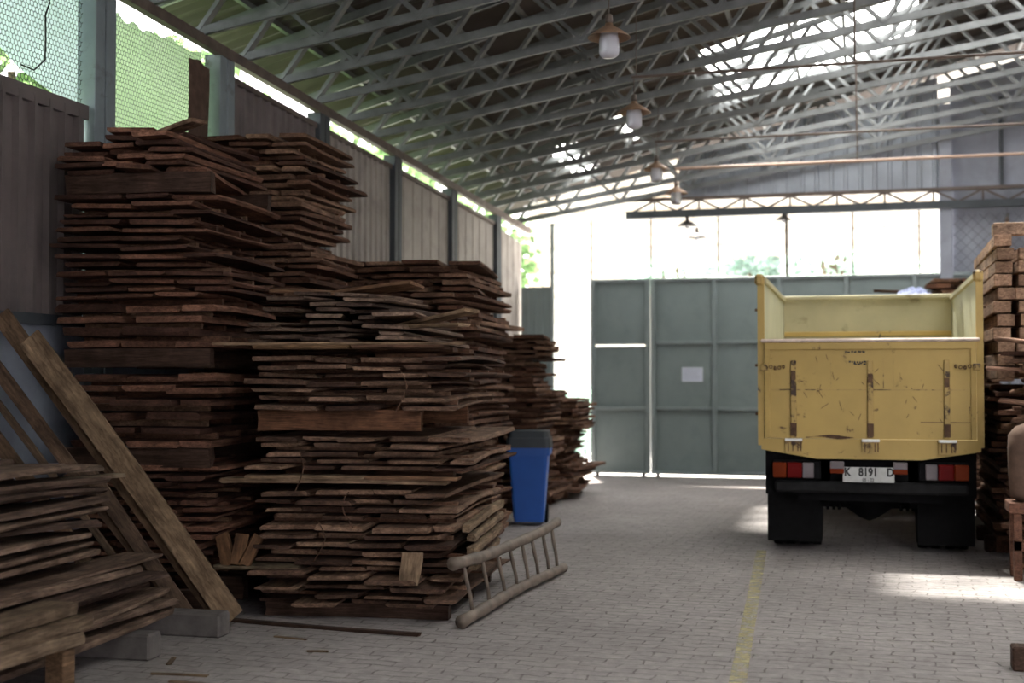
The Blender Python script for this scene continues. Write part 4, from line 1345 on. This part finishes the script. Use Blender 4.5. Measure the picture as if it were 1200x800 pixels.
text('8191', .095, (-.008, -.0465, .712), M['ink'], npo)
text('D', .095, (.172, -.0465, .712), M['ink'], npo)
text('05 - 22', .040, (-.008, -.0465, .648), M['ink'], npo, bold=.001)
for s in (-1, 1):
    lo, hi = sorted((s * .20 - (.005), s * .315 - .005))
    b = MB(); b.box((lo, -.055, .74), (hi, -.0, .80), bev=.006); bo = b.build('plate_lamp', M['lens_clear'], tk)
    MB().box((lo, -.056, .70), (hi, -.0, .74), bev=.005).build('plate_lamp_lens', M['lens_orange'], bo)
# cab and front, hidden behind the bed from here
cb_ = MB(); cb_.prism([(3.15, .62), (4.75, .62), (4.78, 1.25), (4.55, 2.02), (3.2, 2.05)], 'X', -.82, .82)
cbo = cb_.build('cab', M['yellow'], tk)
MB().add([(-.7, 4.775, 1.3), (.7, 4.775, 1.3), (.66, 4.58, 1.95), (-.66, 4.58, 1.95)], [(0, 1, 2, 3)]).build('windscreen', M['bumper'], cbo)
MB().box((-.85, 4.72, .42), (.85, 4.86, .62), bev=.03).build('front_bumper', M['bumper'], cbo)

# ------------------------------------------------------------------ timber on the right
rg = random.Random(41)
# squared timbers lying across, their ends and flanks showing; rows named from the top
RXo, RYo = 1.10, 11.55
def timber(lo, hi, label, col, group='squared timbers in the stack right of the truck'):
    mb = MB(); cx = [(a + b) / 2 for a, b in zip(lo, hi)]
    mb.box([a - c for a, c in zip(lo, cx)], [b - c for b, c in zip(hi, cx)], bev=.006)
    o = mb.build('squared_timber', M['wood_timber']); o.location = cx; o.color = col
    o.rotation_euler = (0, 0, R(rg.uniform(-1, 1)))
    return tag(o, label, 'timber', group)
nrow = 11
for r in range(nrow):
    z = 1.50 + r * .112
    row = nrow - r
    along = True
    for i in range(4):
        x0 = RXo + i * .165 + rg.uniform(-.012, .012)
        w = .12 if i else .14
        if r == nrow - 1 and i > 0: continue
        L = rg.uniform(2.3, 2.5)
        f = rg.uniform(.55, 1.0)
        timber((x0, RYo + rg.uniform(-.03, .04), z), (x0 + w, RYo + L, z + .098), '%s squared timber in the %s row from the top, right of the truck' % (side_word(i, 4) if r < nrow - 1 else 'single', ORD[row - 1]),
               (.46 * f, .30 * f, .21 * f, 1))
    if r < nrow - 1:
        for yy, q in ((.35, 'near'), (1.9, 'far')):
            MBs = MB().box((-.31, -.03, 0), (.33, .03, .0135))
            o = MBs.build('spacer_lath', M['wood_timber']); o.location = (RXo + .31, RYo + yy, z + .0985); o.color = (.12, .07, .05, 1)
            tag(o, '%s thin spacer lath lying on the %s row of squared timbers from the top' % (q, ORD[row - 1]), 'lath', 'spacer laths between the squared timbers')
o = timber((RXo - .02, RYo + .02, 1.50 + 10 * .112 + .098), (RXo + .42, RYo + .16, 1.50 + 11 * .112 + .09), 'short pale timber lying across the very top of the stack right of the truck', (.42, .29, .21, 1))
# boards below the squared timbers, their lit edges forming a leaning spine
mass_stack(dict(org=(1.06, 11.75), yaw=0, W=.62, L=2.15, z0=.14, z1=1.44, ragged=.04, waney=.4, bands=[(9, .034, .022, .5, .62)], xoff=lambda z: .02 + .04 * math.sin(z * 3)), 42,
           'regular stack of thin boards under the squared timbers right of the truck')
for k, yy in enumerate((12.0, 12.8, 13.7)):
    o = MB().box((1.02, yy - .06, 0), (1.66, yy + .06, .135), bev=.01).build('support_block', M['cream_wall'] if k == 2 else M['wood_timber']); o.color = DARK
    tag(o, '%s support block under the timber stack right of the truck' % ('near dark', 'middle dark', 'far whitish')[k], 'block')
# cluttered stack in front of it at the right edge
mass_stack(dict(org=(1.13, 10.75), yaw=R(-3), W=1.0, L=.62, z0=.05, z1=1.72, ragged=.07, bands=[(9, .036, .022, .12, .3)], xoff=lambda z: .07 * math.sin(z * 10) + .04 * z, twist=8), 43,
           'cluttered stack of dark boards at the right edge in front of the squared timbers')
for k, (x, y, z, rz, ti, L, lab) in enumerate(((1.15, 10.85, 1.78, 30, 6, .5, 'top'), (1.12, 10.85, 1.56, 65, 3, .45, 'second'), (1.20, 10.8, 1.40, 15, -4, .45, 'third'), (1.16, 10.7, 1.30, 50, 6, .4, 'lowest'))):
    put_board(.13, .03, L, (x + .05, y - .1, z), R(rz), rg, '%s of the four splayed reddish boards sticking out of the right edge stack' % lab, 'splayed boards at the right edge', 'red', tilt=R(ti), col=(.30, .17, .12, 1), name='splayed_board')
# rounded brown sack on the right edge
sk = MB(); prof = [(0, .0), (.12, .0), (.165, .05), (.175, .2), (.18, .38), (.165, .5), (.12, .56), (.05, .59), (0, .6)]
sk.lathe(prof, 20)
so = sk.build('brown_sack', M['brown_cloth'], smooth=True); so.location = (1.235, 10.42, .58)
for v in so.data.vertices:
    v.co.x *= 1 + .08 * noise.noise(v.co * 5); v.co.y *= .8
tag(so, 'rounded brown sack standing on a wooden stand at the right edge', 'sack')
st = empty('wooden_stand', (1.25, 10.42, 0)); tag(st, 'low reddish wooden stand under the brown sack at the right edge', 'stand')
for (a, b) in ((-.14, -.12), (.14, -.12), (-.14, .12), (.14, .12)):
    q = MB().box((a - .03, b - .03, 0), (a + .03, b + .03, .50), bev=.004).build('leg', M['wood'], st); q.color = (.16, .08, .055, 1)
q = MB().box((-.2, -.17, .50), (.2, .17, .58), bev=.006).build('stand_top', M['wood'], st); q.color = (.2, .1, .07, 1)
q = MB().box((-.17, -.15, .22), (.17, -.11, .30), bev=.004).build('cross_rail', M['wood'], st); q.color = (.2, .1, .07, 1)
ob = MB().box((-.02, -.06, 0), (.22, .06, .125), bev=.008).build('wood_block', M['wood']); ob.location = (.755, 7.16, 0); ob.color = DARK
tag(ob, 'dark wooden block on the paving at the bottom right edge', 'block')
# stack beyond the truck with a plastic bag on it
mass_stack(dict(org=(.86, 16.7), yaw=R(2), W=.95, L=1.3, z0=.1, z1=2.74, ragged=.06, bands=[(9, .045, .02, .18, .34)], twist=3), 44, 'reddish board stack showing above the front wall of the truck bed')
mass_stack(dict(org=(.14, 16.75), yaw=R(-1), W=.52, L=1.2, z0=.1, z1=2.48, ragged=.06, bands=[(9, .045, .02, .18, .34)], twist=3), 45, 'slightly lower board stack beyond the truck carrying blue and white plastic')
put_board(.2, .03, .8, (.55, 16.95, 2.58), R(80), rg, 'dark board lying slanted on the stack beyond the truck', None, 'brown', tilt=R(4), n=4)
pl = MB()
vs = []; fs = []
N = 16
for j in range(N + 1):
    for i in range(N + 1):
        u, v = i / N - .5, j / N - .5
        h = .12 * max(0, 1 - (u * u + v * v) * 4.2) + .05 * noise.noise(Vector((u * 9, v * 9, 2))) * (1 if abs(u) < .49 and abs(v) < .49 else 0)
        vs.append((u * .55, v * .35, max(0, h)))
for j in range(N):
    for i in range(N):
        a = j * (N + 1) + i
        fs.append((a, a + 1, a + N + 2, a + N + 1))
o = pl.add(vs, fs).build('crumpled_plastic', M['cloth_blue']); o.location = (.62, 16.80, 2.515)
tag(o, 'crumpled blue and white plastic on the stack beyond the truck', 'plastic')

# ------------------------------------------------------------------ outside
def crown(name, c, r, n, leaf, mat, label, cat, trunk=True, seed=1, sz=(1, 1, 1)):
    rg = random.Random(seed)
    root = empty(name, (c[0], c[1], 0)); tag(root, label, cat, 'plants outside the hall')
    mb = MB()
    for k in range(n):
        while True:
            p = Vector((rg.uniform(-1, 1), rg.uniform(-1, 1), rg.uniform(-1, 1)))
            if .35 < p.length < 1: break
        p = Vector((p.x * sz[0], p.y * sz[1], p.z * sz[2])) * r
        d = Vector((rg.gauss(0, 1), rg.gauss(0, 1), rg.gauss(0, .6))).normalized()
        s = d.cross(Vector((rg.random(), rg.random(), rg.random()))).normalized() * leaf * .35
        q = Vector((p.x, p.y, p.z + c[2])); e = q + d * leaf
        mid = (q + e) / 2 + Vector((0, 0, leaf * .08))
        mb.add([q, mid - s, e, mid + s], [(0, 1, 2, 3)])
    mb.build('foliage', M[mat], root)
    if trunk:
        t = MB(); t.tube([(0, 0, 0), (.05, .04, c[2] * .5), (0, 0, c[2])], .12, 8, True, [.14, .1, .06])
        for k in range(5):
            a = k * 1.3
            t.tube([(0, 0, c[2] * .7), (math.cos(a) * r * .4, math.sin(a) * r * .4, c[2] + r * .2)], .04, 6)
        t.build('trunk', M['bark'], root)
    return root
ty = [(-8.2, 11.2, 4.2, 1.4), (-8.4, 14.4, 4.3, 1.45), (-8.3, 17.8, 4.0, 1.45), (-8.4, 21.1, 4.2, 1.5), (-7.6, 24.5, 3.7, 1.5)]
for k, (x, y, z, r) in enumerate(ty):
    crown('leafy_tree', (x, y, z), r, 1700, .22, 'leaf', 'green leafy tree outside the left wall, %s from the camera' % ORD[k], 'tree', seed=k + 60)
crown('leafy_bush', (-5.3, 25.0, .7), .8, 500, .18, 'leaf_overexposed', 'overexposed green bush outside beyond the gap left of the gate', 'bush', False, 71)
for k, (x, y, z, r) in enumerate(((-3.9, 27.5, 3.72, .7), (-.6, 28,3.95, .7), (2.2, 28,3.95, .7), (-2.3, 29.6,3.95, .5))):
    crown('leafy_bush', (x, y, z), r, 330, .2, 'leaf_overexposed', 'overexposed green hedge plant seen just over the gate, %s' % ('above its left end', 'left of the truck bed', 'right of the truck bed', 'above the white notice')[k], 'bush', True, 80 + k, (1.6, 1, .55))
# banana plant by the near screen
ban = empty('banana_plant', (-6.6, 7.6, 0)); tag(ban, 'banana plant with broad green leaves outside the near wire screen', 'plant')
MB().tube([(0, 0, 0), (.02, 0, 1.5), (0, 0, 3.0)], .12, 10, True, [.15, .12, .07]).build('stem', M['leaf'], ban, True)
for k, (a, el, L) in enumerate(((-70, 20, 1.5), (-95, -5, 1.5), (-20, 30, 1.3), (60, 10, 1.4), (110, 35, 1.2), (180, 20, 1.3))):
    mb = MB(); vs = []; n = 12
    for i in range(n + 1):
        t = i / n
        c = Vector((L * t, 0, L * t * math.sin(R(el)) - .75 * t * t))
        w = .24 * math.sin(PI * min(1, t * .93 + .07)) ** .6
        vs += [c + Vector((0, -w, .05)), c, c + Vector((0, w, .05))]
    fs = []
    for i in range(n):
        fs += [(3 * i, 3 * i + 1, 3 * i + 4, 3 * i + 3), (3 * i + 1, 3 * i + 2, 3 * i + 5, 3 * i + 4)]
    mb.add(vs, fs, Matrix.Translation((0, 0, 3.0)) @ Matrix.Rotation(R(a), 4, 'Z'))
    mb.build('leaf', M['leaf_bright'], ban, True)
# pale neighbour building on the left and cream building behind the gate
nb = empty('neighbour_building', (-10.5, 6, 0)); tag(nb, 'bluish white building outside the near wire screen', 'building')
MB().box((-1.5, -14, 0), (0, 4.2, 7)).build('wall', M['pale_wall'], nb)
MB().prism([(-14.3, 7), (4.5, 7), (4.5, 7.15), (-14.3, 7.15)], 'X', -1.8, .3).build('roof_edge', M['pale_wall'], nb)
cbd = empty('cream_building', (-1, 31, 0)); tag(cbd, 'overexposed cream building with courses of pale blocks beyond the gate', 'building')
bw = MB(); bw.box((-7, 0, 0), (16, 3, 9)); wall_ = bw.build('wall', M['cream_wall'], cbd)
cs = MB()
for k in range(16):
    z = 2.9 + k * .30
    cs.box((-7, -.02, z), (16, 0, z + .035))
    for j in range(34):
        xx = -7 + j * .68 + (.34 if k % 2 else 0)
        cs.box((xx, -.02, z), (xx + .03, 0, z + .3))
cs.build('mortar_courses', plain('tan_mortar', (0.45, 0.36, 0.27)), wall_)
